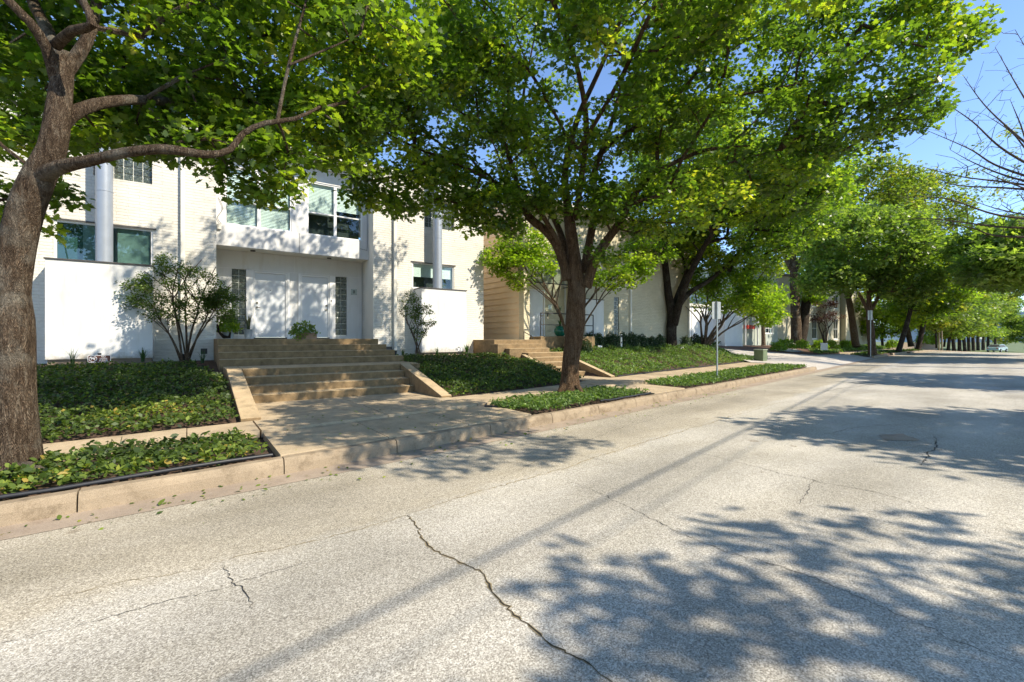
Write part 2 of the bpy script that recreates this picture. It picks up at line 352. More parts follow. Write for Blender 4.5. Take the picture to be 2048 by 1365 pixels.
# ---------------------------------------------------------------- trees
def spline(pts, step=.25):
    out = []; n = len(pts)
    for i in range(n-1):
        p0, p1, p2, p3 = (np.array(pts[max(i-1, 0)]), np.array(pts[i]), np.array(pts[i+1]), np.array(pts[min(i+2, n-1)]))
        k = max(2, int(np.linalg.norm(p2[:3]-p1[:3])/step))
        for j in range(k):
            t = j/k; out.append(.5*((2*p1)+(p2-p0)*t+(2*p0-5*p1+4*p2-p3)*t*t+(3*p1-p0-3*p2+p3)*t**3))
    out.append(np.array(pts[-1], float)); return out
def tree(name, label, cat, base, limbs, clumps, leaves, bark, group=None, tip_r=.007, nside=14, maxr=.06, keep=1.0, wob=.03, step=.3, bend=.12, trunk_name='trunk'):
    """limbs: list of polylines [(x,y,z,r)...] world; clumps Nx3 world; leaves: fn(clumps)->mesh (local to base)"""
    root = empty(name, base, label, cat, group); B = np.array(base)
    tr = MB()
    pos = []; pl = []; rad = []
    for li, L in enumerate(limbs):
        s = spline(L, .16); P = [Vector(q[:3]-B) for q in s]; rr = [max(.008, q[3]) for q in s]
        tr.tube(P, rr, nside if li == 0 else max(8, nside-4), True, wob, li*7+3)
        d0 = 0
        if li > 0:
            j = int(np.argmin(np.linalg.norm(np.array(pos)-s[0][:3], axis=1))); d0 = pl[j]
        for i, q in enumerate(s):
            if i: d0 += np.linalg.norm(q[:3]-s[i-1][:3])
            pos.append(q[:3].copy()); pl.append(d0); rad.append(q[3])
    tr.build(trunk_name, M[bark], root, smooth=True)
    if clumps is not None and len(clumps):
        tw = MB(); cnt = []
        NP = np.array(pos); NL = np.array(pl); z0 = B[2]
        ok = NP[:, 2] > z0+.28*(clumps[:, 2].max()-z0) if len(limbs) > 1 else NP[:, 2] > z0+.3*(clumps[:, 2].min()-z0)
        NP = NP[ok]; NL = NL[ok]; fixed = len(NP)
        order = np.argsort(np.min(np.linalg.norm(clumps[:, None]-NP[None, ::3], axis=2), axis=1))
        par = {}; chains = []
        cap = fixed+len(clumps)*14; BP = np.zeros((cap, 3)); BL = np.zeros(cap); BP[:fixed] = NP; BL[:fixed] = NL; n = fixed
        parent = -np.ones(cap, int)
        for ci in order:
            c = clumps[ci]; d = np.linalg.norm(BP[:n]-c, axis=1)
            j = int(np.argmin(d+.28*BL[:n])); L = d[j]
            k = max(1, min(12, int(L/step))); prev = j; ids = [j]
            mid = np.array([0, 0, bend*L])+RNG.normal(0, .06*L, 3)
            for q in range(1, k+1):
                t = q/k; p = BP[j]*(1-t)+c*t+mid*(4*t*(1-t))*.5+RNG.normal(0, .018, 3)*(q < k)
                BP[n] = p; BL[n] = BL[prev]+L/k; parent[n] = prev; ids.append(n); prev = n; n += 1
            chains.append(ids)
        w_ = np.zeros(n); 
        for ids in chains: w_[ids[-1]] += 1
        for i in range(n-1, fixed-1, -1):
            if parent[i] >= 0: w_[parent[i]] += w_[i]
        for ids in chains:
            if RNG.random() > keep: continue
            pts = [Vector(BP[i]-B) for i in ids]; rr = [min(maxr, tip_r*(max(1, w_[i]))**.46) for i in ids]
            rr[0] = rr[1] if len(rr) > 1 else rr[0]
            tw.tube(pts, rr, 5, False)
        tw.build('branches', M[bark], root, smooth=True)
    if leaves:
        lm, mat = leaves(clumps-B) ; link('crown', lm, M[mat], root)
    return root
def pl(*pts):   # (px,py,f,r) -> world limb
    return [(*W(p[0], p[1], p[2]), p[3]) for p in pts]
# ================================================================ ground
CX = [-60, -12, -1.2, 1.42, 4.02, 9.84, 17, 25.9, 40, 56, 75, 100, 140, 400]
CY = [-1.8, 4.05, 5.31, 5.59, 5.96, 6.84, 8.0, 9.45, 11.9, 14.1, 15.3, 13.6, 9, -20]
def curb(x):
    return np.interp(x, CX, CY)
from functools import lru_cache
_xs = np.linspace(-60, 400, 9201); _cy = np.interp(_xs, CX, CY); _k = np.ones(81)/81; _cy2 = np.convolve(np.pad(_cy, 40, mode='edge'), _k, 'valid')
def curb(x): return np.interp(x, _xs, _cy2)
def walk_front(x): return curb(x)+np.interp(x, [-5, 0, 5, 10, 30, 60], [1.65, 1.65, 1.6, 1.75, 2.2, 2.4])
def walk_back(x): return curb(x)+np.interp(x, [-5, -1.4, .65, 4.6, 8, 11.1, 30, 60], [2.35, 2.46, 2.55, 2.76, 2.8, 3.1, 3.7, 3.9])
def drop(x): return np.where(np.asarray(x) > 72, -np.minimum(4.5, .028*(np.asarray(x, float)-72)), 0)
def gz(x, y):                            # bed / yard height
    x = np.asarray(x, float); y = np.asarray(y, float); wb = walk_back(x)
    t = np.clip((y-wb)/np.maximum(1, 14.0-wb), 0, 1)
    a = -1.27+.72*(t*(1.15-.15*t))
    top = np.interp(x, [5, 9, 12, 22], [0, 0, .1, .1]); a = a+top*t
    t2 = np.clip((y-wb)/8.5, 0, 1); b = -1.29+.85*t2
    m = sstep(23, 27, x)
    return a*(1-m)+b*m+drop(x)
def inpit(x, y): return ((x > .72) & (x < 4.63) & (y < 15.0)) | ((x > 9.78) & (x < 11.42) & (y < 12.95))
def gxy():
    xs = sorted(set([-60, -30, -15]+list(np.arange(-10, 14, .5))+[.72, .721, 4.63, 4.631, 9.78, 9.781, 11.42, 11.421, 24.4, 24.41, 43.4, 43.41]+list(range(14, 80, 2))+[90, 100, 120, 150, 200, 300, 400, 900]))
    return xs
def build_ground():
    xs = gxy(); v = []; f = []
    rows = [-900, -300, -60, -14, -11.2, -11.19, -5, -.01, 0.0]
    ys_abs = list(np.arange(.4, 9, .4))+[9.5, 10, 12, 14, 18, 25, 40, 80, 300, 900]
    for x in xs:
        c = float(curb(min(max(x, -60), 400)))
        for r in rows:
            z = (-1.62 if 24.405 < x < 43.405 and r >= 0 else -1.56)+float(drop(x)) if -11.19 <= r < 0 else ((-1.62 if 24.405 < x < 43.405 else -1.56)+float(drop(x)) if r == 0 else -1.36+float(drop(x)))
            v.append((x, c+r, z))
        for r in ys_abs:
            y = c+.12+r; 
            if 24.405 < x < 43.405 and y < c+2.4: z = -1.62
            elif inpit(x, y): z = -1.40
            elif y < walk_back(x): z = -1.36+float(drop(x))
            else: z = float(gz(x, y))-.05
            v.append((x, y, z))
    n = len(rows)+len(ys_abs)
    for i in range(len(xs)-1):
        for j in range(n-1): f.append((i*n+j, (i+1)*n+j, (i+1)*n+j+1, i*n+j+1))
    me = bpy.data.meshes.new('ground'); me.from_pydata(v, [], f); me.update()
    tag(link('ground', me, M['earth']), kind='structure')
build_ground()
def strip(name, mat, x0, x1, f0, f1, zf, dx=.5, rows=2, thick=0, kind='structure', attr=False, label=None, cat=None, parent=None, xlist=None):
    xs = xlist if xlist is not None else np.append(np.arange(x0, x1, dx), x1); v = []; f = []; ed = []
    for x in xs:
        for j in range(rows):
            t = j/(rows-1); y = f0(x)*(1-t)+f1(x)*t
            v.append((x, y, float(zf(x, y)))); ed.append(y-float(curb(x)))
    for i in range(len(xs)-1):
        for j in range(rows-1): f.append((i*rows+j, (i+1)*rows+j, (i+1)*rows+j+1, i*rows+j+1))
    if thick:
        n = len(v); v += [(a, b, c-thick) for a, b, c in v]
        for i in range(len(xs)-1):
            f.append((i*rows, n+i*rows, n+(i+1)*rows, (i+1)*rows)); a = i*rows+rows-1; b = a+rows; f.append((b, n+b, n+a, a))
        for i, s in ((0, 1), (len(xs)-1, -1)):
            for j in range(rows-1):
                q = (i*rows+j, i*rows+j+1, n+i*rows+j+1, n+i*rows+j); f.append(q if s > 0 else q[::-1])
    me = bpy.data.meshes.new(name); me.from_pydata(v, [], f); me.update()
    if attr:
        a = me.attributes.new('edge', 'FLOAT', 'POINT'); a.data.foreach_set('value', ed+([0]*(len(v)-len(ed))))
    o = link(name, me, M[mat], parent)
    if kind: o['kind'] = kind
    if label: tag(o, label, cat)
    return o
RZ = lambda x, y: -1.5+float(drop(x))
road = strip('road', 'asphalt', -60, 400, lambda x: float(curb(x))-10.6, lambda x: float(curb(x))-.34, RZ, xlist=list(np.arange(-60, 110, 1.0))+list(range(110, 401, 10)), rows=12, attr=True)
strip('gutter', 'gutter', -60, 400, lambda x: float(curb(x))-.36, lambda x: float(curb(x))+.05, lambda x, y: -1.496+float(drop(x)), xlist=list(np.arange(-60, 110, 1.0))+list(range(110, 401, 10)))
strip('verge', 'soil', -60, 400, lambda x: float(curb(x))-16, lambda x: float(curb(x))-10.5, lambda x, y: -1.36+float(drop(x)), dx=5, thick=.2)
# cracks: parts of the road
def crack(pix, w=.012, mat='crack_dark', jag=.02, name='crack', zc=-1.496, pts=None):
    pts = [np.array(GP(a, b, -1.5)) for a, b in pix]; P = []
    for i in range(len(pts)-1):
        L = np.linalg.norm(pts[i+1]-pts[i]); k = max(2, int(L/.028))
        for j in range(k): P.append(pts[i]+(pts[i+1]-pts[i])*j/k)
    P.append(pts[-1]); P = np.array(P); n = len(P)
    jit = np.cumsum(RNG.normal(0, jag*.5, (n, 2)), 0); jit -= np.linspace(0, 1, n)[:, None]*jit[-1]; P[:, :2] += jit*.7+RNG.normal(0, jag*.30, (n, 2))
    mb = MB(); d = np.gradient(P, axis=0); nn = norm(np.stack([-d[:, 1], d[:, 0], d[:, 2]*0], 1))
    ww = w*.8*(.25+1.1*RNG.random(n))*np.sin(np.linspace(.15, 3.0, n))**.4
    for i in range(n-1):
        a, b = P[i], P[i+1]; mb.quad(*[(q[0], q[1], zc) for q in (a-nn[i]*ww[i]/2, b-nn[i+1]*ww[i+1]/2, b+nn[i+1]*ww[i+1]/2, a+nn[i]*ww[i]/2)])
    mb.build(name, M[mat], road)
rs_ = RNG
for ww_, zz_, mt_ in ((.03, -1.498, 'crack_pale'), (.013, -1.496, 'crack_dark')):
    RNG = np.random.default_rng(5)
    crack([(815, 1030), (850, 1070), (905, 1115), (960, 1140), (990, 1175), (1030, 1215), (1080, 1255), (1110, 1285), (1160, 1315), (1225, 1364)], ww_, mt_, .02, 'crack', zz_)
RNG = rs_
crack([(812, 1032), (700, 1062), (560, 1095), (430, 1125)], .010, 'crack_pale')
crack([(815, 1028), (900, 1003), (1000, 972), (1130, 935), (1300, 880), (1420, 845), (1560, 805)], .016, 'crack_pale')
crack([(1138, 964), (1190, 985), (1240, 1010), (1330, 1055), (1420, 1095), (1600, 1150), (1760, 1225), (1900, 1280), (2047, 1330)], .008)
crack([(1390, 905), (1480, 925), (1560, 945), (1630, 960), (1760, 985), (1900, 1030)], .009)
crack([(1630, 960), (1622, 975), (1600, 1010)], .007)
crack([(1868, 874), (1860, 900), (1842, 932)], .022)
crack([(452, 1132), (470, 1160), (490, 1185), (505, 1218)], .008)
crack([(1130, 905), (1200, 918), (1240, 932)], .008)
crack([(1000, 960), (1120, 900), (1260, 850), (1400, 812), (1520, 780)], .007)
crack([(30, 1215), (180, 1180), (300, 1155), (420, 1135)], .006, 'crack_pale')
crack([(0, 1290), (220, 1240), (420, 1190), (640, 1120)], .005)
crack([(1600, 790), (1750, 768), (1880, 752)], .02)
crack([(1640, 870), (1700, 858), (1780, 850)], .01)
def patch():
    c = GP(1797, 876, -1.5); mb = MB(); k = 18
    mb.v = [(c.x+.33*math.cos(a)*(1+.25*math.sin(3*a)+.1*math.sin(7*a)), c.y+.2*math.sin(a)*(1+.2*math.cos(4*a)), -1.494) for a in [6.283*i/k for i in range(k)]]
    mb.f = [tuple(range(k))]; mb.build('patch', M['gutter'], road)
patch()
# kerb in poured lengths
def kerb_piece(x0, x1, z1=-1.33):
    n = max(2, int((x1-x0)/.4)); prof = [(0, -1.56), (.012, -1.40), (.03, z1-.018), (.055, z1), (.17, z1), (.17, -1.56)]
    v = []; f = []; k = len(prof)
    for i in range(n+1):
        x = x0+(x1-x0)*i/n; c = float(curb(x)); d = float(drop(x))
        jx = 0
        for a, z in prof: v.append((x, c+a, z+d+(RNG.normal(0, .0025) if z > -1.5 else 0)))
    for i in range(n):
        for j in range(k-1): f.append((i*k+j, (i+1)*k+j, (i+1)*k+j+1, i*k+j+1))
    f.append(tuple(range(k-1, -1, -1))); f.append(tuple(n*k+j for j in range(k)))
    return v, f
def kerb(name, x0, x1, label, L=1.5):
    mb = MB(); x = x0
    while x < x1-.05:
        e = min(x1, x+L*random.uniform(.9, 1.1)); 
        if x1-e < .5: e = x1
        v, f = kerb_piece(x, e-.012); n = len(mb.v); mb.v += v; mb.f += [tuple(n+i for i in q) for q in f]; x = e
    o = mb.build(name, M['kerb'], None); tag(o, label, 'kerb', kind=None)
    return o
kerb('kerb', -30, 24.4, 'tan concrete kerb along the street in front of the two white brick buildings')
kerb('kerb', 43.0, 49.5, 'weathered kerb beyond the driveway below the first street tree')
kerb('kerb', 52.5, 59.5, 'short far kerb under the leaning dark tree', 2.2)
kerb('kerb', 61, 120, 'far kerb line along the end of the street', 4)
def kb2(x0, x1, label):
    mb = MB(); x = x0
    for i in range(int((x1-x0)/3)):
        v, f = kerb_piece(x, x+2.99); n = len(mb.v); mb.v += [(a, b-10.5-.17, c) for a, b, c in v]; mb.f += [tuple(n+j for j in q) for q in f]; x += 3
    tag(mb.build('kerb', M['kerb']), label, 'kerb')
kb2(-20, 140, 'kerb on the near side of the street under the overhanging trees')
# sidewalk in slabs with open joints
def slab_run(name, xa, xb, L, fa, fb, z, mat='walk', th=.1):
    mb = MB(); x = xa
    while x < xb-.05:
        e = min(xb, x+L)
        if xb-e < .4: e = xb
        n = 3; dz = RNG.normal(0, .004)
        for i in range(n):
            p, q = x+(e-.012-x)*i/n, x+(e-.012-x)*(i+1)/n
            P = [(p, fa(p)), (q, fa(q)), (q, fb(q)), (p, fb(p))]
            mb.prism(P, [z+drop(a)-th for a, _ in P], [z+dz+drop(a) for a, _ in P])
        x = e
    o = mb.build(name, M[mat]); o['kind'] = 'structure'; return o
wf = lambda x: float(walk_front(x)); wb = lambda x: float(walk_back(x)); cb = lambda x: float(curb(x))
slab_run('sidewalk', -30, .83, 1.5, wf, wb, -1.27)
slab_run('sidewalk', .842, 4.64, 1.9, wf, lambda x: 8.72+.12*(x-2.6), -1.275)
slab_run('sidewalk', 4.652, 24.4, 1.5, wf, wb, -1.27)
slab_run('sidewalk', 44.2, 110, 2.0, lambda x: wf(x), wb, -1.27)
slab_run('entry_walk', .96, 4.43, 1.75, lambda x: 8.735+.12*(x-2.6), lambda x: 10.6, -1.278)
slab_run('entry_walk', 9.9, 11.3, 2.0, lambda x: wb(x)+.02, lambda x: 11.2, -1.272)
slab_run('kerb_apron', .86, 4.9, 1.33, lambda x: cb(x)+.182, lambda x: wf(x)-.012, -1.315)
slab_run('kerb_apron', 9.15, 10.75, 1.6, lambda x: cb(x)+.182, lambda x: wf(x)-.012, -1.31)
# driveway
strip('driveway', 'drive', 24.5, 44, lambda x: cb(x)-.02, lambda x: 40.0, lambda x, y: np.interp(y-cb(x), [0, 1.8, 4, 6], [-1.49, -1.33, -1.27, 0])*0+(np.interp(y-cb(x), [0, 1.6], [-1.488, -1.30]) if y-cb(x) < 1.6 else max(-1.30, float(gz(x, y))+.02)), rows=40)
# ================================================================ ground cover
def inpoly(px, py, poly):
    c = np.zeros(len(px), bool); n = len(poly)
    for i in range(n):
        x1, y1 = poly[i]; x2, y2 = poly[(i+1) % n]
        m = ((y1 > py) != (y2 > py)) & (px < (x2-x1)*(py-y1)/(y2-y1+1e-12)+x1); c ^= m
    return c
def noise2(x, y, s, seed=0):
    r = np.random.default_rng(seed); o = 0*x
    for k in range(7):
        a = r.uniform(0, 6.28); w_ = s*r.uniform(.6, 2.4); p = r.uniform(0, 6.28); o = o+np.sin((x*math.cos(a)+y*math.sin(a))*w_+p+1.3*np.sin((x*math.sin(a)-y*math.cos(a))*w_*.6+p))
    return o/7
def cover(label, poly, dens, size, zf, mat='leaf_cover', h=.11, seed=1, tplt=DIA, name='ground_cover', base_mat='soil', bare=.0, yellow=None, cat='ground cover'):
    P = np.array(poly); x0, y0 = P.min(0); x1, y1 = P.max(0); n = int((x1-x0)*(y1-y0)*dens)
    x = RNG.uniform(x0, x1, n); y = RNG.uniform(y0, y1, n)
    edge = .035*np.stack([noise2(x, y, 9, 3), noise2(x, y, 9, 4)], 1)
    k = inpoly(x+edge[:, 0]*2, y+edge[:, 1]*2, poly)
    nb = noise2(x, y, 2.2, seed+5); k &= (RNG.random(n) > bare*sstep(.1, .45, nb))
    x, y = x[k], y[k]; n = len(x); nb = nb[k]
    mound = .5+.6*noise2(x, y, 5, seed)+.6*noise2(x, y, 15, seed+1)
    z = zf(x, y)+h*(.25+.75*np.clip(mound, 0, 1.3))*(.55+.45*RNG.random(n))
    nr = rnd(n, .72); nr[:, 2] += 1.0; tp = rnd(n); tp[:, 2] *= .45; tp[:, 2] += .15
    tint = .40+.22*noise2(x, y, 1.4, seed+2)+RNG.normal(0, .2, n)
    if yellow:
        for (a, b, r, s) in yellow: tint += s*np.exp(-((x-a)**2+(y-b)**2)/r**2)*RNG.random(n)
    tint = np.minimum(tint, .99)
    me = leaf_mesh(name, np.stack([x, y, z], 1), nr, tp, size*(1+RNG.normal(0, .2, n)), tplt, tint)
    o = link(name, me, M[mat]); tag(o, label, cat, kind='stuff')
    return o
zg = lambda x, y: gz(x, y)-.03
zs = lambda x, y: 0*x-1.345
def alongx(f, x0, x1, n=14): return [(x, float(f(x))) for x in np.linspace(x0, x1, n)]
gl_ = lambda x: walk_back(x)+.02
cover('dark glossy ground cover with a yellow patch on the left bank beside the wide steps', alongx(gl_, -9, .62)+[(.6, 11.2), (.1, 13.2), (-9, 13.6)], 1150, .060, zg, 'leaf_cover', .2, 1, yellow=[(-.6, 8.9, .5, .5), (-.1, 8.7, .35, .6), (-1.0, 8.6, .3, .5), (-2.2, 9.0, .4, .3), (.45, 9.4, .3, .3), (-.9, 9.5, .4, .35)])
cover('dense green ground cover on the bank between the wide steps and the side steps', [(4.72, 8.86), (6, 9.0), (8, 9.42), (9.68, 9.85), (9.72, 12.4), (8.8, 13.6), (5.2, 13.7), (4.72, 12.5)], 950, .066, zg, 'leaf_cover', .2, 2, yellow=[(5.3, 11.5, .6, .6)])
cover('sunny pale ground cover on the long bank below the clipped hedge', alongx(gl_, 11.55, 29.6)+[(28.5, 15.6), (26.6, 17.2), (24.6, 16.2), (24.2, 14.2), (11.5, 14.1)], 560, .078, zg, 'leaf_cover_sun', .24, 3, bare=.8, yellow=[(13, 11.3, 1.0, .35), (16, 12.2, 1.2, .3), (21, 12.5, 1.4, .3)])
cover('bushy green ground cover in the kerb strip around the left tree', alongx(lambda x: curb(x)+.26, -6, .76)+alongx(lambda x: walk_front(x)-.03, .55, -6), 1100, .064, zs, 'leaf_cover', .19, 5, OVAL, yellow=[(.3, 5.9, .45, .55), (-1.2, 5.7, .5, .5), (-.4, 5.9, .3, .4), (-2.2, 5.6, .5, .4)], bare=.25)
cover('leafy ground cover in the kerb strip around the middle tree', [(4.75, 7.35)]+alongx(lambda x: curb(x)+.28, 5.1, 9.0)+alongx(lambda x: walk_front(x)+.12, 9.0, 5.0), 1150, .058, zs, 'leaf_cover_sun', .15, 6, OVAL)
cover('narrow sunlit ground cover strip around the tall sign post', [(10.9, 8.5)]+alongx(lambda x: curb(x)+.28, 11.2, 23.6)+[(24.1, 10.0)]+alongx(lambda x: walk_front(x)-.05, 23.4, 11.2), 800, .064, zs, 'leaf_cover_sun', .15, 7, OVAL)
# ================================================================ edging pipe
def edging(label, pts, r=.022, z=-1.30):
    o = MB().tube([(a, b, z+(RNG.normal(0, .006))) for a, b in pts], r, 8).build('edging_pipe', M['black_pipe'], smooth=True); tag(o, label, 'garden edging')
edging('black plastic edging pipe on the kerb beside the left tree', alongx(lambda x: curb(x)+.21, -12, .78, 30), .02)
edging('black edging curled around the strip at the middle tree', [(5.4, 8.05), (4.9, 7.75), (4.68, 7.45), (4.9, 7.2), (5.3, 7.0)], .02)
edging('black edging at the right end of the strip by the middle tree', alongx(lambda x: curb(x)+.24, 7.0, 9.05), .02)
edging('thin black edging along the sidewalk below the long hedge bank', alongx(lambda x: walk_back(x)+.0, 11.6, 29.8, 30), .022, -1.24)
# ================================================================ building 1
B1 = empty('duplex_house', (2.9, 15.2, -.6), 'white brick duplex with two white doors under an overhanging upper storey', 'house')
YB, ZT = 15.2, 5.72
def part(mb, name, mat, parent, bevel=0, smooth=False, root=None):
    """mesh written in world coordinates, stored under its thing"""
    rt = root
    L = Vector(rt.location) if rt else Vector((0, 0, 0))
    mb.v = [(a-L.x, b-L.y, c-L.z) for a, b, c in mb.v]
    return mb.build(name, M[mat], parent, smooth, bevel)
def P1(mb, name, mat, bevel=0, parent=None, smooth=False): return part(mb, name, mat, parent or B1, bevel, smooth, B1)
W1 = (-2.60, -.73, 1.86, 2.86); W2 = (6.50, 8.17, 1.80, 2.72); GB1 = (6.98, 8.18, 4.05, 5.05); GBL = (-1.9, -.75, 4.05, 5.0)
P1(wall(MB(), -10, .66, YB, YB+.3, -.9, ZT, [W1, GBL]), 'brick_wall', 'painted_brick')
P1(wall(MB(), 5.13, 9.47, YB, YB+.3, -.9, ZT, [W2, GB1]), 'brick_wall', 'painted_brick')
P1(MB().box(.36, .655, YB+.303, 16.7, -.9, ZT-.003), 'brick_return', 'painted_brick')
P1(MB().box(5.135, 5.43, YB+.303, 16.7, -.9, ZT-.003), 'brick_return', 'painted_brick')
P1(MB().box(5.10, 5.128, YB-.01, YB+.9, .0, 5.7), 'corner_board', 'cream_trim')
P1(MB().box(9.17, 9.465, YB+.303, 26, -.9, ZT-.003), 'brick_return', 'painted_brick')
P1(MB().box(-10, 9.53, YB-.06, 26, ZT, ZT+.12), 'roof', 'cream_trim')
# upper bay
bayW = [(.89, 2.68, 3.35, 5.07), (3.13, 4.89, 3.35, 5.07)]
P1(wall(MB(), .662, 5.098, 15.7, 15.85, 2.73, 5.715, bayW), 'bay_wall', 'white_wall')
P1(MB().box(.662, 5.098, 15.62, 15.698, 5.50, 5.716), 'fascia', 'white_paint')
P1(MB().box(.662, 5.098, 15.853, 16.6, 2.735, 2.80), 'soffit', 'soffit')
P1(MB().box(2.895, 2.903, 15.694, 15.699, 2.73, 3.35), 'panel_joint', 'lid')
for cx in (1.65, 3.9): P1(MB().tube([(cx, 16.1, 2.70), (cx, 16.1, 2.734)], .07, 14), 'downlight', 'lid')
def window(root, rect, y, yb, frame_mat, blind=None, backing='room', mull=(), trans=(), glass='glass', fw=.05, slats=True, openblind=1.0, parent=None, gap=.045):
    x0, x1, z0, z1 = rect; fr = MB()
    def fb(a, b, c, d): fr.box(a, b, y, y+.07, c, d)
    fb(x0, x1, z1-fw, z1); fb(x0, x1, z0, z0+fw); fb(x0, x0+fw, z0+fw, z1-fw); fb(x1-fw, x1, z0+fw, z1-fw)
    for m in mull: fb(m-.045, m+.045, z0+fw, z1-fw)
    segs = [x0+fw]+[q for m in mull for q in (m-.045, m+.045)]+[x1-fw]
    for t in trans:
        for i in range(0, len(segs), 2): fb(segs[i], segs[i+1], t-.02, t+.02)
    fo = part(fr, 'window', frame_mat, parent or root, .004, False, root)
    part(MB().box(x0+fw, x1-fw, y+.03, y+.036, z0+fw, z1-fw), 'pane', glass, fo, 0, False, root)
    part(MB().box(x0+.002, x1-.002, yb, yb+.02, z0, z1), 'backing', backing, fo, 0, False, root)
    if blind:
        for (a, b, zb) in blind:
            mb = MB(); z = z1-fw-.02
            while z > zb:
                mb.quad((a, y+.085, z-.021), (b, y+.085, z-.021), (b, y+.098, z+.019), (a, y+.098, z+.019)); z -= gap
            mb.box(a, b, y+.082, y+.118, z1-fw-.05, z1-fw-.01)
            part(mb, 'blind', 'blind', fo, 0, False, root)
    return fo
for (x0, x1, z0, z1), m, bl in ((bayW[0], 1.77, [(.95, 1.72, 3.42), (1.82, 2.62, 3.42)]), (bayW[1], 4.0, [(3.19, 3.95, 4.05), (4.06, 4.83, 4.25)])):
    window(B1, (x0, x1, z0, z1), 15.72, 16.1, 'white_paint', bl, 'room', (m,), (4.08,), 'glass', .045)
window(B1, W1, YB+.03, YB+.29, 'white_paint', [(-2.1, -1.62, 1.9), (-1.45, -.8, 1.95)], 'teal_room', (), (), 'dark_glass', .05, gap=.03)
window(B1, W2, YB+.03, YB+.29, 'white_paint', [(6.56, 8.1, 2.25)], 'room', (), (), 'glass', .045, gap=.04)
for r_ in (W1, W2): P1(MB().box(r_[0]-.06, r_[1]+.06, YB-.02, YB-.002, r_[3], r_[3]+.035), 'lintel', 'lid')
def gblock(root, rect, y, cols, rows, prt=None, name='glass_block_window'):
    x0, x1, z0, z1 = rect; fr = MB(); fr.box(x0, x1, y+.03, y+.06, z0, z1)
    o = part(fr, name, 'grout', prt or root, 0, False, root); bl = MB(); g = .012
    cw = (x1-x0)/cols; ch = (z1-z0)/rows
    for i in range(cols):
        for j in range(rows): bl.box(x0+i*cw+g, x0+(i+1)*cw-g, y, y+.029, z0+j*ch+g, z0+(j+1)*ch-g)
    part(bl, 'glass_blocks', 'glass_block', o, .008, False, root); return o
gblock(B1, GB1, YB+.1, 6, 5); gblock(B1, GBL, YB+.1, 6, 5)
# entry wall
YD = 16.45
D1 = (1.75, 2.62); D2 = (3.12, 3.95); G1 = (1.11, 1.50); G2 = (4.19, 4.58)
P1(wall(MB(), .662, 5.098, YD, YD+.15, 0.0, 2.73, [(D1[0]-.04, D1[1]+.04, 0, 2.14), (D2[0]-.04, D2[1]+.04, 0, 2.14), (G1[0], G1[1], .12, 2.17), (G2[0], G2[1], .12, 2.17)]), 'entry_wall', 'white_wall')
trim = MB()
for a, b in ((1.50, 1.705), (2.665, 2.74), (3.0, 3.075), (3.995, 4.185)): trim.box(a, b, YD-.03, YD-.002, .0, 2.16)
for a in (2.885, 4.97): trim.box(a, a+.006, YD-.004, YD-.002, 2.2 if a < 3 else 0, 2.73)
trim.box(.664, 5.09, YD-.006, YD-.003, 2.175, 2.185)
P1(trim, 'trim', 'white_paint', .004)
for (a, b), hx, s in ((D1, 1.80, 1), (D2, 3.90, -1)):
    d = P1(MB().box(a, b, YD+.03, YD+.07, .05, 2.09), 'door', 'white_door', .004)
    fr = MB().box(a-.038, a-.004, YD-.01, YD+.1, 0, 2.135).box(b+.004, b+.038, YD-.01, YD+.1, 0, 2.135).box(a-.038, b+.038, YD-.012, YD+.1, 2.095, 2.137)
    P1(fr, 'door_frame', 'white_paint', 0, d); P1(MB().box(a-.04, b+.04, YD-.05, YD+.1, .0, .045), 'threshold', 'lid', 0, d)
    h = MB().tube([(hx, YD+.03, 1.0), (hx, YD-.02, 1.0)], .028, 12).tube([(hx, YD-.02, 1.0), (hx+s*.09, YD-.035, .985)], .011, 8)
    P1(h, 'handle', 'brass', 0, d, True); P1(MB().tube([(hx, YD+.03, 1.14), (hx, YD+.005, 1.14)], .032, 14), 'deadbolt', 'brass', 0, d)
    P1(MB().tube([((a+b)/2, YD+.031, 1.56), ((a+b)/2, YD+.02, 1.56)], .013, 10), 'peephole', 'lid', 0, d)
gblock(B1, (G1[0]+.002, G1[1]-.002, .122, 2.168), YD+.03, 2, 10); gblock(B1, (G2[0]+.002, G2[1]-.002, .122, 2.168), YD+.03, 2, 10)
def text(s, size, mat, parent, loc, rx=R(90), rz=0, ext=.002, align='CENTER', name='lettering'):
    cu = bpy.data.curves.new(name, 'FONT'); cu.body = s; cu.size = size; cu.extrude = ext; cu.align_x = align; cu.align_y = 'CENTER'
    cu.offset = size*.012
    t = bpy.data.objects.new('t', cu); C.objects.link(t); dg = bpy.context.evaluated_depsgraph_get(); dg.update()
    me = bpy.data.meshes.new_from_object(t.evaluated_get(dg)); bpy.data.objects.remove(t)
    o = bpy.data.objects.new(name, me); C.objects.link(o); me.materials.clear(); me.materials.append(M[mat]); o.parent = parent
    o.location = loc; o.rotation_euler = (rx, 0, rz); return o
for px_, s, z_ in ((.87, '10', 1.69), (4.82, '8', 1.66)):
    pq = P1(MB().box(px_-.1, px_+.1, YD-.02, YD-.008, z_-.1, z_+.1), 'number_plaque', 'plaque', .004)
    text(s, .15, 'digit', pq, (px_-2.9, YD-.023-15.2, z_+.6), name='number')
    for i in (-1, 1):
        for j in (-1, 1): P1(MB().tube([(px_+i*.08, YD-.02, z_+j*.08), (px_+i*.08, YD-.026, z_+j*.08)], .01, 8), 'screw', 'dark_metal', 0, pq)
P1(MB().box(4.03, 4.06, YD-.045, YD-.03, 1.28, 1.34), 'doorbell', 'lid')
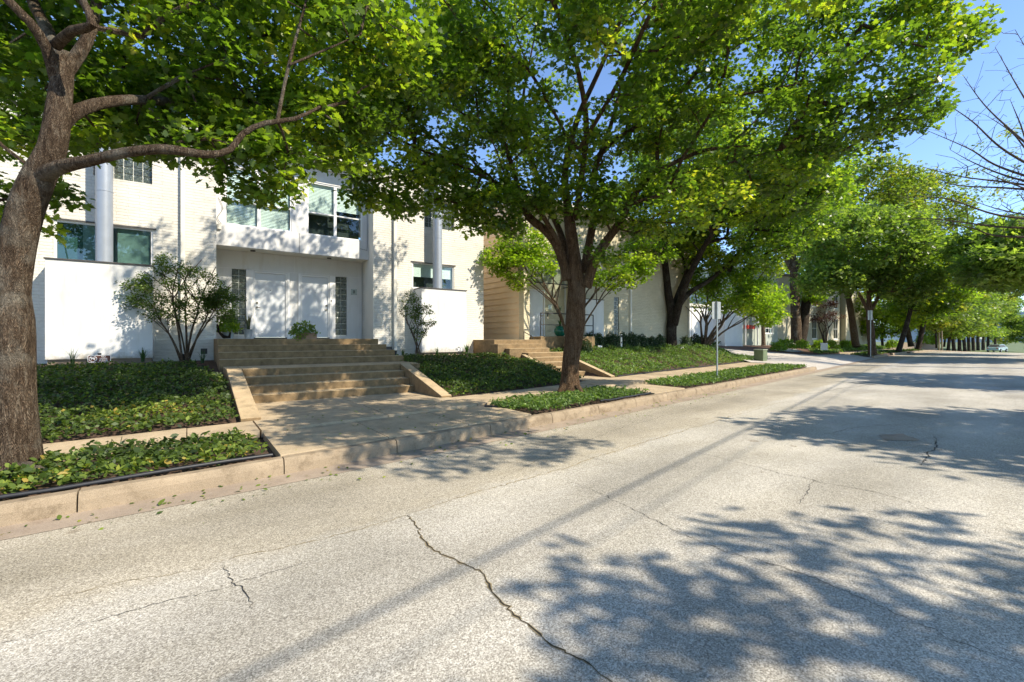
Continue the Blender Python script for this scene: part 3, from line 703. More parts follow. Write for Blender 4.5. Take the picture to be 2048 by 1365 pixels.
# flue boxes and pipes, downspouts
for (x0, x1, z1, cx) in ((-2.64, -.71, 1.82, -1.66), (6.58, 8.36, 1.75, 7.33)):
    b = P1(MB().box(x0, x1, 14.6, YB-.002, -.48, z1), 'chimney_box', 'white_wall', .006)
    P1(MB().box(x0-.02, x1+.02, 14.575, YB-.003, z1+.002, z1+.035), 'lid', 'lid', .003, b)
    P1(MB().box(x0+.03, x1-.03, 14.66, YB-.003, -.68, -.482), 'plinth', 'wood', 0, b)
    P1(MB().tube([(cx, 14.9, z1+.036), (cx, 14.9, 3.6)], .168, 32, True).tube([(cx, 14.9, 3.6), (cx, 14.9, 3.63)], .174, 32).tube([(cx, 14.9, 3.63), (cx, 14.9, 6.4)], .168, 32), 'flue_pipe', 'flue_metal', 0, b, True)
for x_, y_ in ((-.10, YB-.07), (5.84, YB-.07)):
    P1(MB().box(x_-.05, x_+.05, y_-.035, y_+.05, -.32, ZT-.05).box(x_-.06, x_+.06, y_-.05, y_+.04, -.40, -.322), 'downspout', 'cream_trim', .006)
    P1(MB().tube([(x_, y_, -.41), (x_, y_, -.58)], .05, 10), 'drain_boot', 'black_pipe')
def cable(pts, name='cable', r=.006): P1(MB().tube([tuple(a[:3]) for a in spline([(*p, 0) for p in pts], .1)], r, 6), name, 'dark_metal')
cable([(.73, 15.68, 4.1), (.84, 15.67, 3.8), (.70, 15.67, 3.5), (.80, 15.67, 3.35), (.72, 15.67, 3.2)])
cable([(5.05, 15.68, 4.3), (5.05, 15.68, 3.15), (5.0, 15.67, 3.05), (4.8, 15.67, 3.08)])
P1(MB().box(.70, .80, 15.64, 15.695, 3.18, 3.32), 'cable_box', 'cream_trim')
for a, b in ((5.55, 5.75), (8.42, 8.62), (8.66, 8.8), (.3, .45)):
    P1(MB().box(a, b, YB-.006, YB-.001, -.42, -.27), 'foundation_vent', 'lid')
# ---- entry steps
ST = empty('entry_steps', (2.7, 12, -1.3), 'wide two-flight tan concrete steps leading up to the two white doors', 'steps')
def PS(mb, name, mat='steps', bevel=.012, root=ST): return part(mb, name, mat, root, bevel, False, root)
def flight(x0, x1, y0, tread, n, z0, rise, yend, shrink=0, root=ST, name='flight'):
    prof = [(y0, z0-.3)]
    for i in range(n): prof += [(y0+i*tread, z0+i*rise if i else z0-.0), (y0+i*tread, z0+(i+1)*rise)]
    prof += [(yend, z0+n*rise), (yend, z0-.3)]
    prof2 = [prof[0]]+prof[2:]
    mb = MB(); k = len(prof2)
    mb.v = [(x0, a, b) for a, b in prof2]+[(x1, a, b) for a, b in prof2]
    mb.f = [tuple(range(k)), tuple(range(2*k-1, k-1, -1))]+[((i+1) % k, i, k+i, k+(i+1) % k) for i in range(k)]
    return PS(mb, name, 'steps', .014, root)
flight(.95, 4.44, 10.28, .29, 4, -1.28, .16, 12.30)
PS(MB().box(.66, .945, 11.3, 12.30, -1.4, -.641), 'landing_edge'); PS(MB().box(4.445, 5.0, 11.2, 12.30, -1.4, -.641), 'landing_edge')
for i in range(4):
    x1 = 5.02-.14*i
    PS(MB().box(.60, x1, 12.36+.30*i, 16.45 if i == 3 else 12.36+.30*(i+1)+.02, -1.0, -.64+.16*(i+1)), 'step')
def cheek(x0, x1, y0, y1, zt, foot=-1.26, name='cheek_wall', root=ST):
    mb = MB(); prof = [(y0, -1.6), (y0, foot+.03), (y1, zt), (y1, -1.6)]
    mb.v = [(x0, a, b) for a, b in prof]+[(x1, a, b) for a, b in prof]
    mb.f = [(3, 2, 1, 0), (4, 5, 6, 7), (0, 1, 5, 4), (1, 2, 6, 5), (2, 3, 7, 6), (3, 0, 4, 7)]
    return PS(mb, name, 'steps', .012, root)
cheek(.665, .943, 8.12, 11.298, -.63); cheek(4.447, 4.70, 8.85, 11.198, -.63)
# ================================================================ building 2
X2, Y2 = 11.0, 14.85
B2 = empty('side_house', (16, 15, -.5), 'cream brick house with peach lap siding on its side wall and a railed porch', 'house')
def P2(mb, name, mat, bevel=0, parent=None, smooth=False): return part(mb, name, mat, parent or B2, bevel, smooth, B2)
sd = MB(); z = -.02
while z < 5.6:
    sd.v += [(X2-.028, Y2+.02, z), (X2-.028, 22, z), (X2, 22, z+.25), (X2, Y2+.02, z+.25), (X2, Y2+.02, z), (X2, 22, z)]
    n = len(sd.v)-6; sd.f += [(n+1, n, n+3, n+2), (n, n+1, n+5, n+4), (n, n+4, n+3)]; z += .25
P2(sd, 'siding', 'siding')
P2(MB().box(X2+.002, X2+.3, Y2+.02, 22, -.9, ZT), 'side_wall', 'siding')
P2(MB().box(X2-.04, X2+.26, Y2-.30, Y2+.017, -.9, ZT), 'brick_pier', 'tan_brick')
dw = (11.88, 12.82, .10, 2.14); gb = (16.85, 17.2, .2, 2.03)
P2(wall(MB(), X2+.302, 14.0, 15.5, 15.7, -.9, ZT, [dw]), 'porch_wall', 'tan_brick')
P2(wall(MB(), 14.002, 23.0, 15.1, 15.4, -.9, ZT, [gb]), 'brick_wall', 'tan_brick')
P2(MB().box(22.7, 22.997, 15.402, 28, -.9, ZT), 'brick_return', 'tan_brick')
P2(MB().box(X2-.05, 23.06, Y2-.32, 28, ZT, ZT+.12), 'roof', 'cream_trim')
gblock(B2, (gb[0]+.002, gb[1]-.002, gb[2]+.002, gb[3]-.002), 15.13, 2, 9)
d = P2(MB().box(dw[0]+.05, dw[1]-.05, 15.53, 15.57, .12, 2.09), 'door', 'white_door', .004)
P2(MB().box(dw[0]+.002, dw[0]+.046, 15.48, 15.6, .1, 2.138).box(dw[1]-.046, dw[1]-.002, 15.48, 15.6, .1, 2.138).box(dw[0]+.046, dw[1]-.046, 15.48, 15.6, 2.094, 2.138), 'door_frame', 'white_paint', 0, d)
P2(MB().tube([(dw[1]-.11, 15.53, 1.02), (dw[1]-.11, 15.48, 1.02)], .03, 10), 'handle', 'brass', 0, d); P2(MB().tube([(dw[1]-.11, 15.53, 1.16), (dw[1]-.11, 15.5, 1.16)], .03, 10), 'deadbolt', 'brass', 0, d)
P2(MB().box(13.0, 13.22, 15.485, 15.498, 1.3, 1.52), 'number_plaque', 'plaque'); P2(MB().box(12.98, 13.02, 15.47, 15.498, .98, 1.1), 'doorbell', 'lid')
b = P2(MB().box(14.35, 15.5, 14.5, 15.098, -.5, 1.75), 'chimney_box', 'white_wall', .006); P2(MB().box(14.33, 15.52, 14.48, 15.096, 1.752, 1.785), 'lid', 'lid', 0, b)
aw = P2(MB().tube([(11.5, 14.5, 2.30), (13.9, 14.5, 2.30)], .025, 6).tube([(11.5, 15.49, 3.1), (11.5, 14.5, 2.30)], .022, 6).tube([(13.9, 15.49, 3.1), (13.9, 14.5, 2.30)], .022, 6).tube([(12.7, 15.49, 3.1), (12.7, 14.5, 2.30)], .018, 6).tube([(13.9, 15.49, 2.3), (13.9, 14.5, 2.3)], .022, 6), 'awning_frame', 'dark_metal')
P2(MB().quad((11.5, 14.52, 2.33), (13.9, 14.52, 2.33), (13.9, 15.48, 3.12), (11.5, 15.48, 3.12)), 'awning_glass', 'dark_glass', 0, aw)
for x_ in (18.0, 22.9): P2(MB().box(x_-.05, x_+.05, 15.0, 15.098, -.5, ZT-.02), 'downspout', 'cream_trim')
P2(MB().box(11.28, 11.36, 15.3, 15.498, .1, 4.5), 'downspout', 'cream_trim')
S2 = empty('side_steps', (10.6, 12, -1.2), 'narrow turning concrete steps beside the peach siding wall', 'steps')
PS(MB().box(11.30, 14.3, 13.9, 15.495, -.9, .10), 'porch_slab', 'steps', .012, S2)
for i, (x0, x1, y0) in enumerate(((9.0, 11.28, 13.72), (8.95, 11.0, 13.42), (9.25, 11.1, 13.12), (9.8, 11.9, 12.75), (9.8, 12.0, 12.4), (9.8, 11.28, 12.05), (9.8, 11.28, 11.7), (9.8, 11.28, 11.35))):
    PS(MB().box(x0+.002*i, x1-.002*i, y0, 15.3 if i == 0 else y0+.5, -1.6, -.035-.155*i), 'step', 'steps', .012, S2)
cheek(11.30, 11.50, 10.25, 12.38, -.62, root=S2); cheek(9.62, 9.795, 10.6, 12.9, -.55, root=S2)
rl = empty('porch_railing', (12.6, 13.95, .1), 'black pipe handrail along the edge of the raised porch', 'railing')
def PR(mb, n): return part(mb, n, 'dark_metal', rl, 0, True, rl)
PR(MB().tube([(11.34, 13.95, 1.02), (14.25, 13.95, 1.02)], .024, 8), 'top_rail'); PR(MB().tube([(11.34, 13.95, .56), (14.25, 13.95, .56)], .018, 8), 'middle_rail')
for x_ in (11.34, 14.25): PR(MB().tube([(x_, 13.95, -.25 if x_ < 12 else .1), (x_, 13.95, 1.02)], .024, 8), 'post')
hr = empty('wall_handrail', (10.8, 14.4, 0), 'short black grab rail at the foot of the peach wall pier', 'railing')
part(MB().tube([(10.93, 14.5, .28), (10.93, 14.0, .1), (10.93, 13.9, -.02)], .016, 6).tube([(10.93, 14.5, .28), (10.93, 14.5, -.04)], .016, 6), 'rail', 'dark_metal', hr, 0, True, hr)
# ================================================================ big street trees
def crown(per, rad, size, tpl, mat, flat=.62, droop=.35, up=.9, nm='crown', tfun=None):
    def f(c):
        t = tfun(c) if tfun else None
        return spray(c, per, rad, size, tpl, nm, flat, up, droop, t), mat
    return f
def cat_(*a): return np.concatenate(a)
# left tree
A0 = W(38, 950, 4.53); A0.z = -1.36
limA = [pl((30, 952, 4.53, 0.2508), (28, 930, 4.53, 0.2090), (26, 880, 4.53, 0.1862), (23, 760, 4.53, 0.1710), (24, 640, 4.53, 0.1710), (22, 590, 4.53, 0.1520), (30, 520, 4.53, 0.1482), (52, 420, 4.53, 0.1368), (80, 350, 4.53, 0.1254), (104, 300, 4.53, 0.1064), (116, 230, 4.55, 0.0950), (124, 160, 4.6, 0.0874), (130, 110, 4.65, 0.0760)),
        pl((84, 352, 4.5, 0.0760), (121, 334, 4.45, 0.0646), (180, 322, 4.4, 0.0502), (250, 306, 4.4, 0.0456), (320, 299, 4.45, 0.0471), (370, 304, 4.5, 0.0426), (420, 310, 4.6, 0.0365), (460, 300, 4.7, 0.0319), (486, 268, 4.8, 0.0289), (530, 247, 4.9, 0.0258), (590, 238, 5.1, 0.0213), (640, 214, 5.4, 0.0137)),
        pl((108, 262, 4.55, 0.0836), (140, 232, 4.65, 0.0684), (190, 210, 4.8, 0.0593), (260, 200, 5.1, 0.0532), (340, 204, 5.6, 0.0471), (420, 205, 6.2, 0.0342), (520, 170, 6.9, 0.0228)),
        pl((118, 170, 4.6, 0.0684), (95, 100, 4.45, 0.0494), (60, 45, 4.3, 0.0418), (20, 5, 4.2, 0.0380), (-40, -80, 4.1, 0.0304), (-90, -250, 4.2, 0.0190)),
        pl((124, 130, 4.65, 0.0608), (95, 60, 4.9, 0.0570), (60, -10, 5.1, 0.0494), (20, -150, 5.4, 0.0380), (10, -330, 5.6, 0.0228)),
        pl((112, 92, 4.5, 0.0456), (145, 62, 4.35, 0.0395), (185, 50, 4.3, 0.0380), (165, 0, 4.3, 0.0304), (150, -60, 4.3, 0.0266), (170, -200, 4.4, 0.0152)),
        pl((126, 150, 4.6, 0.0646), (160, 105, 4.7, 0.0570), (184, 55, 4.8, 0.0494), (205, -40, 5.0, 0.0418), (260, -180, 5.3, 0.0304), (330, -330, 5.6, 0.0152)),
        pl((555, 242, 5.0, 0.0213), (570, 165, 5.05, 0.0182), (588, 90, 5.1, 0.0152), (608, 20, 5.2, 0.0122), (625, -60, 5.3, 0.0076)),
        pl((580, 130, 5.05, 0.0137), (640, 105, 5.2, 0.0122), (720, 70, 5.5, 0.0076)),
        pl((24, 600, 4.55, 0.0836), (-44, 470, 4.8, 0.0684), (-144, 380, 5.2, 0.0532), (-260, 280, 5.7, 0.0304)),
        pl((66, 700, 4.4, 0.0380), (74, 655, 4.39, 0.0418), (70, 620, 4.4, 0.0228))[::-1][:0] or pl((16, 940, 4.5, 0.0912), (60, 935, 4.42, 0.0570), (94, 951, 4.36, 0.0304))]
clA = cat_(ellip(60, 60, 5.6, 2.4, 1.4, 1.25, 95), ellip(300, 70, 6.0, 2.4, 1.5, 1.25, 140), ellip(580, 90, 6.4, 2.0, 1.5, 1.5, 120), ellip(528, 322, 6.0, .55, .5, .55, 16),
           ellip(430, 275, 5.7, 1.0, .5, .33, 26), ellip(20, 330, 5.6, .75, .5, .5, 14), ellip(240, 262, 6.0, .75, .5, .28, 14), ellip(650, 255, 6.6, .7, .6, .75, 22),
           ellip(300, -200, 5.6, 3.2, 1.9, .9, 90), ellip(-200, 150, 6, 2.5, 2, 2, 50), ellip(20, 470, 5.8, .5, .3, .3, 5), ellip(20, 180, 5.0, 1.0, .8, .8, 22))
tree('shade_tree', 'thick grey barked tree leaning right at the left edge of the picture', 'tree', A0, limA, clA, crown(72, .31, .090, OAK, 'leaf_oak'), 'bark_grey', 'maple like trees along the kerb', tip_r=.006, nside=28, maxr=.035, wob=.035)
# middle tree
B0 = W(1140, 787, 11.07); B0.z = -1.36
limB = [pl((1141, 790, 11.07, 0.3435), (1140, 778, 11.07, 0.2781), (1140, 758, 11.07, 0.2249), (1142, 720, 11.07, 0.2044), (1147, 680, 11.07, 0.2085), (1150, 645, 11.07, 0.2330), (1151, 610, 11.07, 0.2142), (1153, 575, 11.07, 0.2208), (1150, 545, 11.07, 0.2044), (1146, 500, 11.07, 0.1554), (1140, 450, 11.0, 0.1350), (1134, 400, 11.0, 0.0981), (1130, 350, 10.9, 0.0818), (1140, 290, 10.8, 0.0752), (1160, 225, 10.7, 0.0654), (1190, 160, 10.6, 0.0532), (1225, 80, 10.4, 0.0449), (1255, 0, 10.3, 0.0368), (1280, -120, 10.2, 0.0164)),
        pl((1136, 560, 11.0, 0.1227), (1118, 500, 11.0, 0.1104), (1092, 463, 10.9, 0.0981), (1058, 435, 10.8, 0.0941), (1040, 395, 10.7, 0.0736), (1028, 345, 10.6, 0.0572), (1008, 285, 10.5, 0.0449), (985, 235, 10.4, 0.0368), (955, 180, 10.3, 0.0245), (940, 110, 10.2, 0.0148)),
        pl((1172, 575, 11.0, 0.1308), (1190, 520, 10.95, 0.1145), (1215, 480, 10.9, 0.1022), (1240, 445, 10.8, 0.0941), (1262, 400, 10.7, 0.0777), (1300, 355, 10.6, 0.0614), (1350, 325, 10.5, 0.0491), (1415, 300, 10.4, 0.0368), (1500, 292, 10.3, 0.0164)),
        pl((1168, 545, 11.2, 0.1145), (1180, 480, 11.3, 0.0981), (1190, 420, 11.4, 0.0900), (1188, 360, 11.4, 0.0818), (1200, 310, 11.3, 0.0736), (1240, 275, 11.1, 0.0638), (1310, 232, 10.9, 0.0540), (1370, 175, 10.7, 0.0425), (1415, 110, 10.6, 0.0327), (1475, 20, 10.5, 0.0245), (1510, -60, 10.4, 0.0148)),
        pl((1138, 520, 11.3, 0.0981), (1118, 460, 11.5, 0.0818), (1096, 410, 11.6, 0.0736), (1070, 340, 11.7, 0.0614), (1050, 270, 11.8, 0.0491), (1046, 200, 11.9, 0.0368), (1060, 120, 12, 0.0245), (1080, 20, 12, 0.0122)),
        pl((1120, 490, 10.9, 0.0614), (1060, 400, 10.3, 0.0491), (980, 360, 9.9, 0.0393), (900, 322, 9.5, 0.0327), (830, 295, 9.2, 0.0261), (765, 260, 8.9, 0.0180), (700, 200, 8.6, 0.0098)),
        pl((1150, 440, 10.9, 0.0736), (1165, 340, 10.2, 0.0654), (1172, 240, 9.5, 0.0572), (1150, 120, 8.7, 0.0449), (1100, -20, 8.0, 0.0327), (1080, -160, 7.6, 0.0164)),
        pl((1158, 300, 9.9, 0.0491), (1240, 160, 8.8, 0.0409), (1330, -20, 7.6, 0.0327), (1480, -140, 6.6, 0.0205), (1640, -220, 5.8, 0.0098)),
        pl((1192, 330, 11.2, 0.0572), (1225, 240, 11.4, 0.0491), (1250, 140, 11.6, 0.0368), (1290, 30, 11.7, 0.0245)),
        pl((1325, 225, 10.8, 0.0368), (1420, 200, 10.6, 0.0311), (1540, 180, 10.4, 0.0245), (1680, 150, 10.2, 0.0131)),
        pl((1255, 410, 10.7, 0.0491), (1350, 380, 10.4, 0.0368), (1450, 330, 10.2, 0.0287), (1560, 300, 10.0, 0.0164)),
        pl((1010, 290, 10.5, 0.0327), (960, 250, 10.3, 0.0245), (880, 200, 10.0, 0.0180), (800, 160, 9.7, 0.0098)),
        pl((1130, 772, 10.95, 0.1145), (1118, 786, 10.85, 0.0572)), pl((1152, 772, 10.9, 0.0981), (1166, 790, 10.8, 0.0491))]
clB = cat_(ellip(1150, 130, 10.5, 3.6, 2.8, 2.55, 330, .35), ellip(880, 215, 9.6, 2.4, 1.8, 1.65, 150), ellip(760, 90, 8.2, 1.9, 1.5, 1.4, 80), ellip(1490, 180, 10.5, 2.9, 2.3, 2.1, 210), ellip(1720, 150, 10.4, 2.0, 1.8, 1.75, 115),
           ellip(1330, 400, 10.1, 1.7, 1.2, .75, 60), ellip(1000, 420, 10.3, 1.2, 1.0, .55, 38), ellip(800, 385, 9.2, 1.0, .8, .42, 30), ellip(950, 395, 9.8, .9, .6, .35, 18), ellip(1860, 50, 9.6, 1.1, 1.0, .8, 28),
           ellip(1140, 395, 10.3, 1.3, .6, .5, 34), ellip(1200, -150, 10, 5, 3.5, 1.9, 170), ellip(1850, 215, 10.6, 1.0, .6, .35, 12), ellip(1580, 330, 10.5, 1.0, 1.0, .6, 26), ellip(690, 300, 8.6, .5, .5, .7, 14), ellip(1200, 520, 10.4, .35, .25, .2, 3), ellip(1690, -190, 5.6, 2.0, 1.5, .6, 60), ellip(1924, -350, 4.6, 2.1, 1.6, .55, 60), ellip(2500, -700, 3.6, 2.2, 1.3, .45, 36), ellip(1330, -20, 7.4, 1.8, 1.4, .8, 62), ellip(1250, -230, 6.8, 1.6, 1.3, .6, 30))
tree('shade_tree', 'broad brown barked tree with a wide crown standing before the side steps', 'tree', B0, limB, clB, crown(68, .36, .098, OAK, 'leaf_oak'), 'bark_brown', 'maple like trees along the kerb', tip_r=.0075, nside=26, maxr=.05, wob=.03)
# third tree on the hedge bank
C0 = W(1345, 703, 24.3); C0.z = float(gz(C0.x, C0.y))-.1
limC = [pl((1345, 705, 24.3, .40), (1344, 690, 24.3, .29), (1343, 660, 24.3, .255), (1344, 625, 24.3, .24), (1337, 590, 24.3, .2), (1332, 540, 24.2, .16), (1325, 480, 24, .12), (1330, 400, 24, .06)),
        pl((1346, 640, 24.3, .24), (1357, 612, 24.2, .17), (1380, 585, 24.1, .14), (1420, 560, 24.0, .11), (1465, 520, 23.8, .08), (1510, 460, 23.6, .04)),
        pl((1344, 630, 24.3, .2), (1360, 580, 24.6, .15), (1385, 520, 25, .11), (1420, 430, 25.5, .05)),
        pl((1348, 650, 24.2, .2), (1375, 560, 23.2, .15), (1430, 460, 21.5, .11), (1500, 390, 20, .06))]
clC = cat_(ellip(1330, 440, 24.3, 3.0, 2.8, 2.5, 150), ellip(1480, 455, 24, 3.3, 2.8, 2.5, 170), ellip(1590, 420, 24.5, 2.4, 2, 2.2, 80), ellip(1390, 300, 24.5, 4, 3, 2.2, 120), ellip(1230, 500, 23.8, 1.4, 1.2, .9, 25), ellip(1500, 375, 20, 3.6, 2.8, 1.7, 170), ellip(1400, 330, 18.5, 2.6, 2.2, 1.5, 90), ellip(1610, 350, 21, 2.2, 2, 1.5, 50))
tree('shade_tree', 'dark trunked tree forking to the right in front of the clipped hedge', 'tree', C0, limC, clC, crown(58, .55, .17, OAK8, 'leaf_oak'), 'bark_dark', 'maple like trees along the kerb', tip_r=.012, maxr=.09, step=.5)
# small multi-stem trees
def multi(name, label, px, f, base_z, stems, cl, per, rad, size, tpl, leaf, bark='bark_smooth', group='small multi-stemmed trees', tip=.006, cat='tree', maxr=.03, r0=.06):
    b = W(px, 678-base_z*910/f, f)
    lim = []
    for (dx, dz, df, r) in stems:
        e = b+Vector((.8141*dx+.5807*df, -.5807*dx+.8141*df, dz)); m = b.lerp(e, .5)+Vector((RNG.normal(0, .06)*dz, RNG.normal(0, .06)*dz, .06*dz)); q = b+Vector((RNG.normal(0, .05), RNG.normal(0, .05), 0))
        m = m+Vector((RNG.normal(0, .07)*dz, RNG.normal(0, .07)*dz, .05*dz)); lim.append([(*q, r), (*(q.lerp(m, .5)+Vector((0, 0, .05*dz))), r*.9), (*m, r*.7), (*(m.lerp(e, .5)+Vector((RNG.normal(0, .05)*dz, RNG.normal(0, .05)*dz, 0))), r*.55), (*e, r*.35)])
        for s_ in (-1, 1):
            e2 = m.lerp(e, .7)+Vector((s_*.22*dz*.8141, -s_*.22*dz*.5807, .12*dz)); lim.append([(*m, r*.5), (*(m.lerp(e2, .5)+Vector((0, 0, .03*dz))), r*.4), (*e2, r*.22)])
    return tree(name, label, cat, b, lim, cl, crown(per, rad, size, tpl, leaf, flat=.7), bark, group, tip_r=tip, nside=10, maxr=maxr, step=.2)
multi('small_tree', 'bright lime green many-stemmed tree at the corner of the hedge bank', 1407, 25.3, -.62, [(-.6, 2.4, 0, .07), (.5, 2.2, .4, .09), (1.1, 2.3, -.3, .09), (1.8, 2.2, .2, .08), (.1, 2.6, -.3, .07), (2.4, 1.9, -.3, .06)],
      cat_(ellip(1450, 585, 25.3, 2.0, 1.8, 1.15, 90), ellip(1515, 600, 25.0, 1.4, 1.2, 1.0, 50), ellip(1410, 555, 25.4, 1.1, 1, .9, 35), ellip(1540, 635, 24.8, .7, .6, .35, 14), ellip(1500, 540, 25.5, 1.6, 1.2, 1.0, 45)), 60, .42, .13, OAK8, 'leaf_light', tip=.009, maxr=.045)
multi('small_tree', 'small maple with many thin stems growing behind the broad tree before the porch', 1142, 18.3, -.62, [(-1.2, 3.3, 0, .05), (-.7, 3.6, .3, .05), (.9, 3.0, -.2, .05), (1.4, 3.2, .2, .05), (.2, 3.9, .3, .05), (-1.8, 3.0, -.2, .045), (2.0, 3.2, -.2, .04)],
      cat_(ellip(1050, 540, 18.0, 1.3, .9, .75, 44), ellip(990, 520, 17.8, .6, .5, .45, 12), ellip(1040, 490, 18.3, 1.3, 1, .7, 34), ellip(1240, 545, 18, 1.2, .9, .65, 34), ellip(1290, 510, 18.3, 1.2, .9, .9, 30), ellip(1100, 490, 18.5, 1, 1, .7, 20)), 52, .33, .115, OAK8, 'leaf_light', tip=.007)
multi('small_tree', 'open leafed shrubby tree with spreading stems in front of the left white box', 368, 11.3, -.62, [(-1.15, 1.75, .1, .022), (-.7, 2.3, 0, .025), (-.2, 2.6, .2, .024), (.3, 2.4, -.1, .025), (.75, 2.0, .1, .022), (1.0, 1.6, 0, .02), (-.9, 1.2, .1, .018), (.1, 2.1, -.2, .02)],
      cat_(ellip(360, 590, 11.3, 1.15, .6, .75, 105, .3), ellip(270, 590, 11.3, .38, .3, .4, 22), ellip(450, 610, 11.3, .42, .35, .4, 28), ellip(340, 525, 11.3, .3, .25, .2, 10)), 78, .17, .048, OVAL, 'leaf_shrub', tip=.0035, maxr=.012, group='leafy shrubs by the house wall')
multi('small_tree', 'slim young shrub tree in front of the right white box', 833, 13.3, -.42, [(-.25, 1.3, 0, .02), (.1, 1.2, .1, .02), (.35, .9, 0, .018), (-.1, .9, -.1, .018)],
      cat_(ellip(822, 612, 13.3, .33, .25, .42, 26), ellip(850, 632, 13.3, .4, .3, .3, 24), ellip(836, 665, 13.3, .18, .15, .25, 10)), 40, .13, .05, OVAL, 'leaf_shrub', tip=.004, maxr=.012, group='leafy shrubs by the house wall')
# trees beyond the driveway
def simple_tree(label, px, f, zb, h, r, cl, per, rad, size, leaf, lean=(0, 0), bark='bark_dark', group='street trees beyond the driveway', top=None, tpl=OAK8, fork=True, name='shade_tree'):
    b = W(px, 678-zb*910/f, f); L = []
    e = b+Vector((.8141*lean[0]+.5807*lean[1], -.5807*lean[0]+.8141*lean[1], h)); m = b.lerp(e, .55)+Vector((RNG.normal(0, .1), RNG.normal(0, .1), 0))
    L.append([(*b, r*1.35), (*b.lerp(m, .12), r*1.05), (*m, r*.85), (*e, r*.5)])
    if fork:
        for s in (-1, 1):
            q = m.lerp(e, .2); t = q+Vector((s*h*.28*.8141, -s*h*.28*.5807, h*.5)); L.append([(*q, r*.55), (*q.lerp(t, .5)+Vector((0, 0, .1)), r*.4), (*t, r*.2)])
    return tree(name, label, 'tree', b, L, cl, crown(per, rad, size, tpl, leaf), bark, group, tip_r=.014, nside=10, maxr=.1, step=.7)
simple_tree('tree with a straight pale trunk beside the second sign post past the driveway', 1745, 35.5, -1.25, 5.0, .27, cat_(ellip(1730, 490, 35.5, 4.8, 3.5, 3.0, 260), ellip(1660, 560, 35, 2.2, 2, 1.3, 60), ellip(1800, 560, 35, 2.6, 2.2, 1.6, 80)), 60, .85, .24, 'leaf_deep', (-.3, 0), 'bark_brown')
simple_tree('slim dark tree leaning right between the pale trunk and the far kerb', 1797, 44, -1.2, 6.5, .22, cat_(ellip(1820, 530, 44, 4.2, 3.5, 3.2, 170), ellip(1860, 600, 44, 2.5, 2, 1.5, 50)), 50, 1.0, .28, 'leaf_oak', (1.6, 0))
simple_tree('second leaning dark tree on the low kerb mound at the bend', 1836, 50, -1.15, 6.5, .24, cat_(ellip(1870, 545, 50, 5, 4, 4, 170), ellip(1830, 620, 50, 2.5, 2, 1.4, 40)), 50, 1.0, .30, 'leaf_light', (1.5, 0))
simple_tree('small pale green tree before the brown garden wall at the bend', 1873, 58, -1.2, 3.6, .12, cat_(ellip(1885, 630, 58, 3.6, 2.5, 2.0, 90), ellip(1850, 640, 58, 2, 2, 1.2, 30)), 46, .8, .26, 'leaf_yellow', (0, 0))
simple_tree('tall yellow green tree standing above the others in front of the far cream house', 1712, 47, -.85, 8, .33, cat_(ellip(1750, 400, 50, 5.0, 4, 4.5, 260), ellip(1680, 470, 47, 3, 3, 2.5, 80), ellip(1840, 420, 54, 5, 4, 4.5, 170)), 48, 1.1, .30, 'leaf_yellow', (.2, 2), 'bark_brown')
simple_tree('thick old tree with a twin grey trunk in front of the far cream house', 1593, 42, -.35, 10, .42, cat_(ellip(1590, 400, 43, 5, 4, 3.4, 180), ellip(1530, 455, 42, 3, 3, 2.2, 80), ellip(1640, 460, 43, 3.0, 3, 2.6, 100)), 50, 1.0, .29, 'leaf_light', (-.5, 0), 'bark_grey')
bt = W(1600, 688, 42.3); 
tw_ = tree('shade_tree', 'dark ivy grown second stem right beside the thick old twin trunk', 'tree', Vector(bt), [[(*bt, .5), (*(bt+Vector((.5, -.2, 3.0))), .42), (*(bt+Vector((.9, -.4, 6.5))), .3), (*(bt+Vector((1.0, -.4, 9.5))), .15)]], ellip(1625, 590, 42, .8, .6, .9, 16), crown(50, .5, .2, OAK8, 'leaf_light'), 'bark_dark', tip_r=.01)
simple_tree('lone slender tree behind the lime tree by the white garage', 1527, 33, -.5, 3.5, .14, ellip(1527, 600, 33, 1.6, 1.2, 1.2, 40), 46, .6, .2, 'leaf_light', (0, 0), 'bark_smooth', fork=False)
simple_tree('round yellow green tree filling the gap behind the second sign post', 1765, 62, -1.2, 4, .16, cat_(ellip(1768, 640, 62, 3.6, 2.6, 2.4, 90), ellip(1810, 625, 64, 4, 3, 2.6, 80)), 50, .9, .28, 'leaf_light')
simple_tree('low bright tree at the foot of the far row', 1888, 72, -1.3, 3.5, .14, ellip(1880, 655, 72, 3.6, 2.4, 1.9, 70), 50, .8, .28, 'leaf_yellow')
simple_tree('leaning tree with thin stems behind the slim dark tree', 1822, 60, -1.0, 6, .3, ellip(1790, 600, 60, 5, 3, 2.6, 110), 46, .9, .3, 'leaf_yellow', (-1.5, 0))
multi('small_tree', 'purple leaved small maple against the cream house windows', 1650, 40, -.6, [(-.6, 2.6, 0, .06), (.7, 2.5, 0, .06), (0, 3, 0, .07), (.3, 1.8, .2, .05)], cat_(ellip(1650, 635, 40, 1.5, 1, .45, 26), ellip(1650, 610, 40, 1.0, .8, .35, 14)), 36, .34, .10, OAK8, 'leaf_red', 'bark_dark', None)
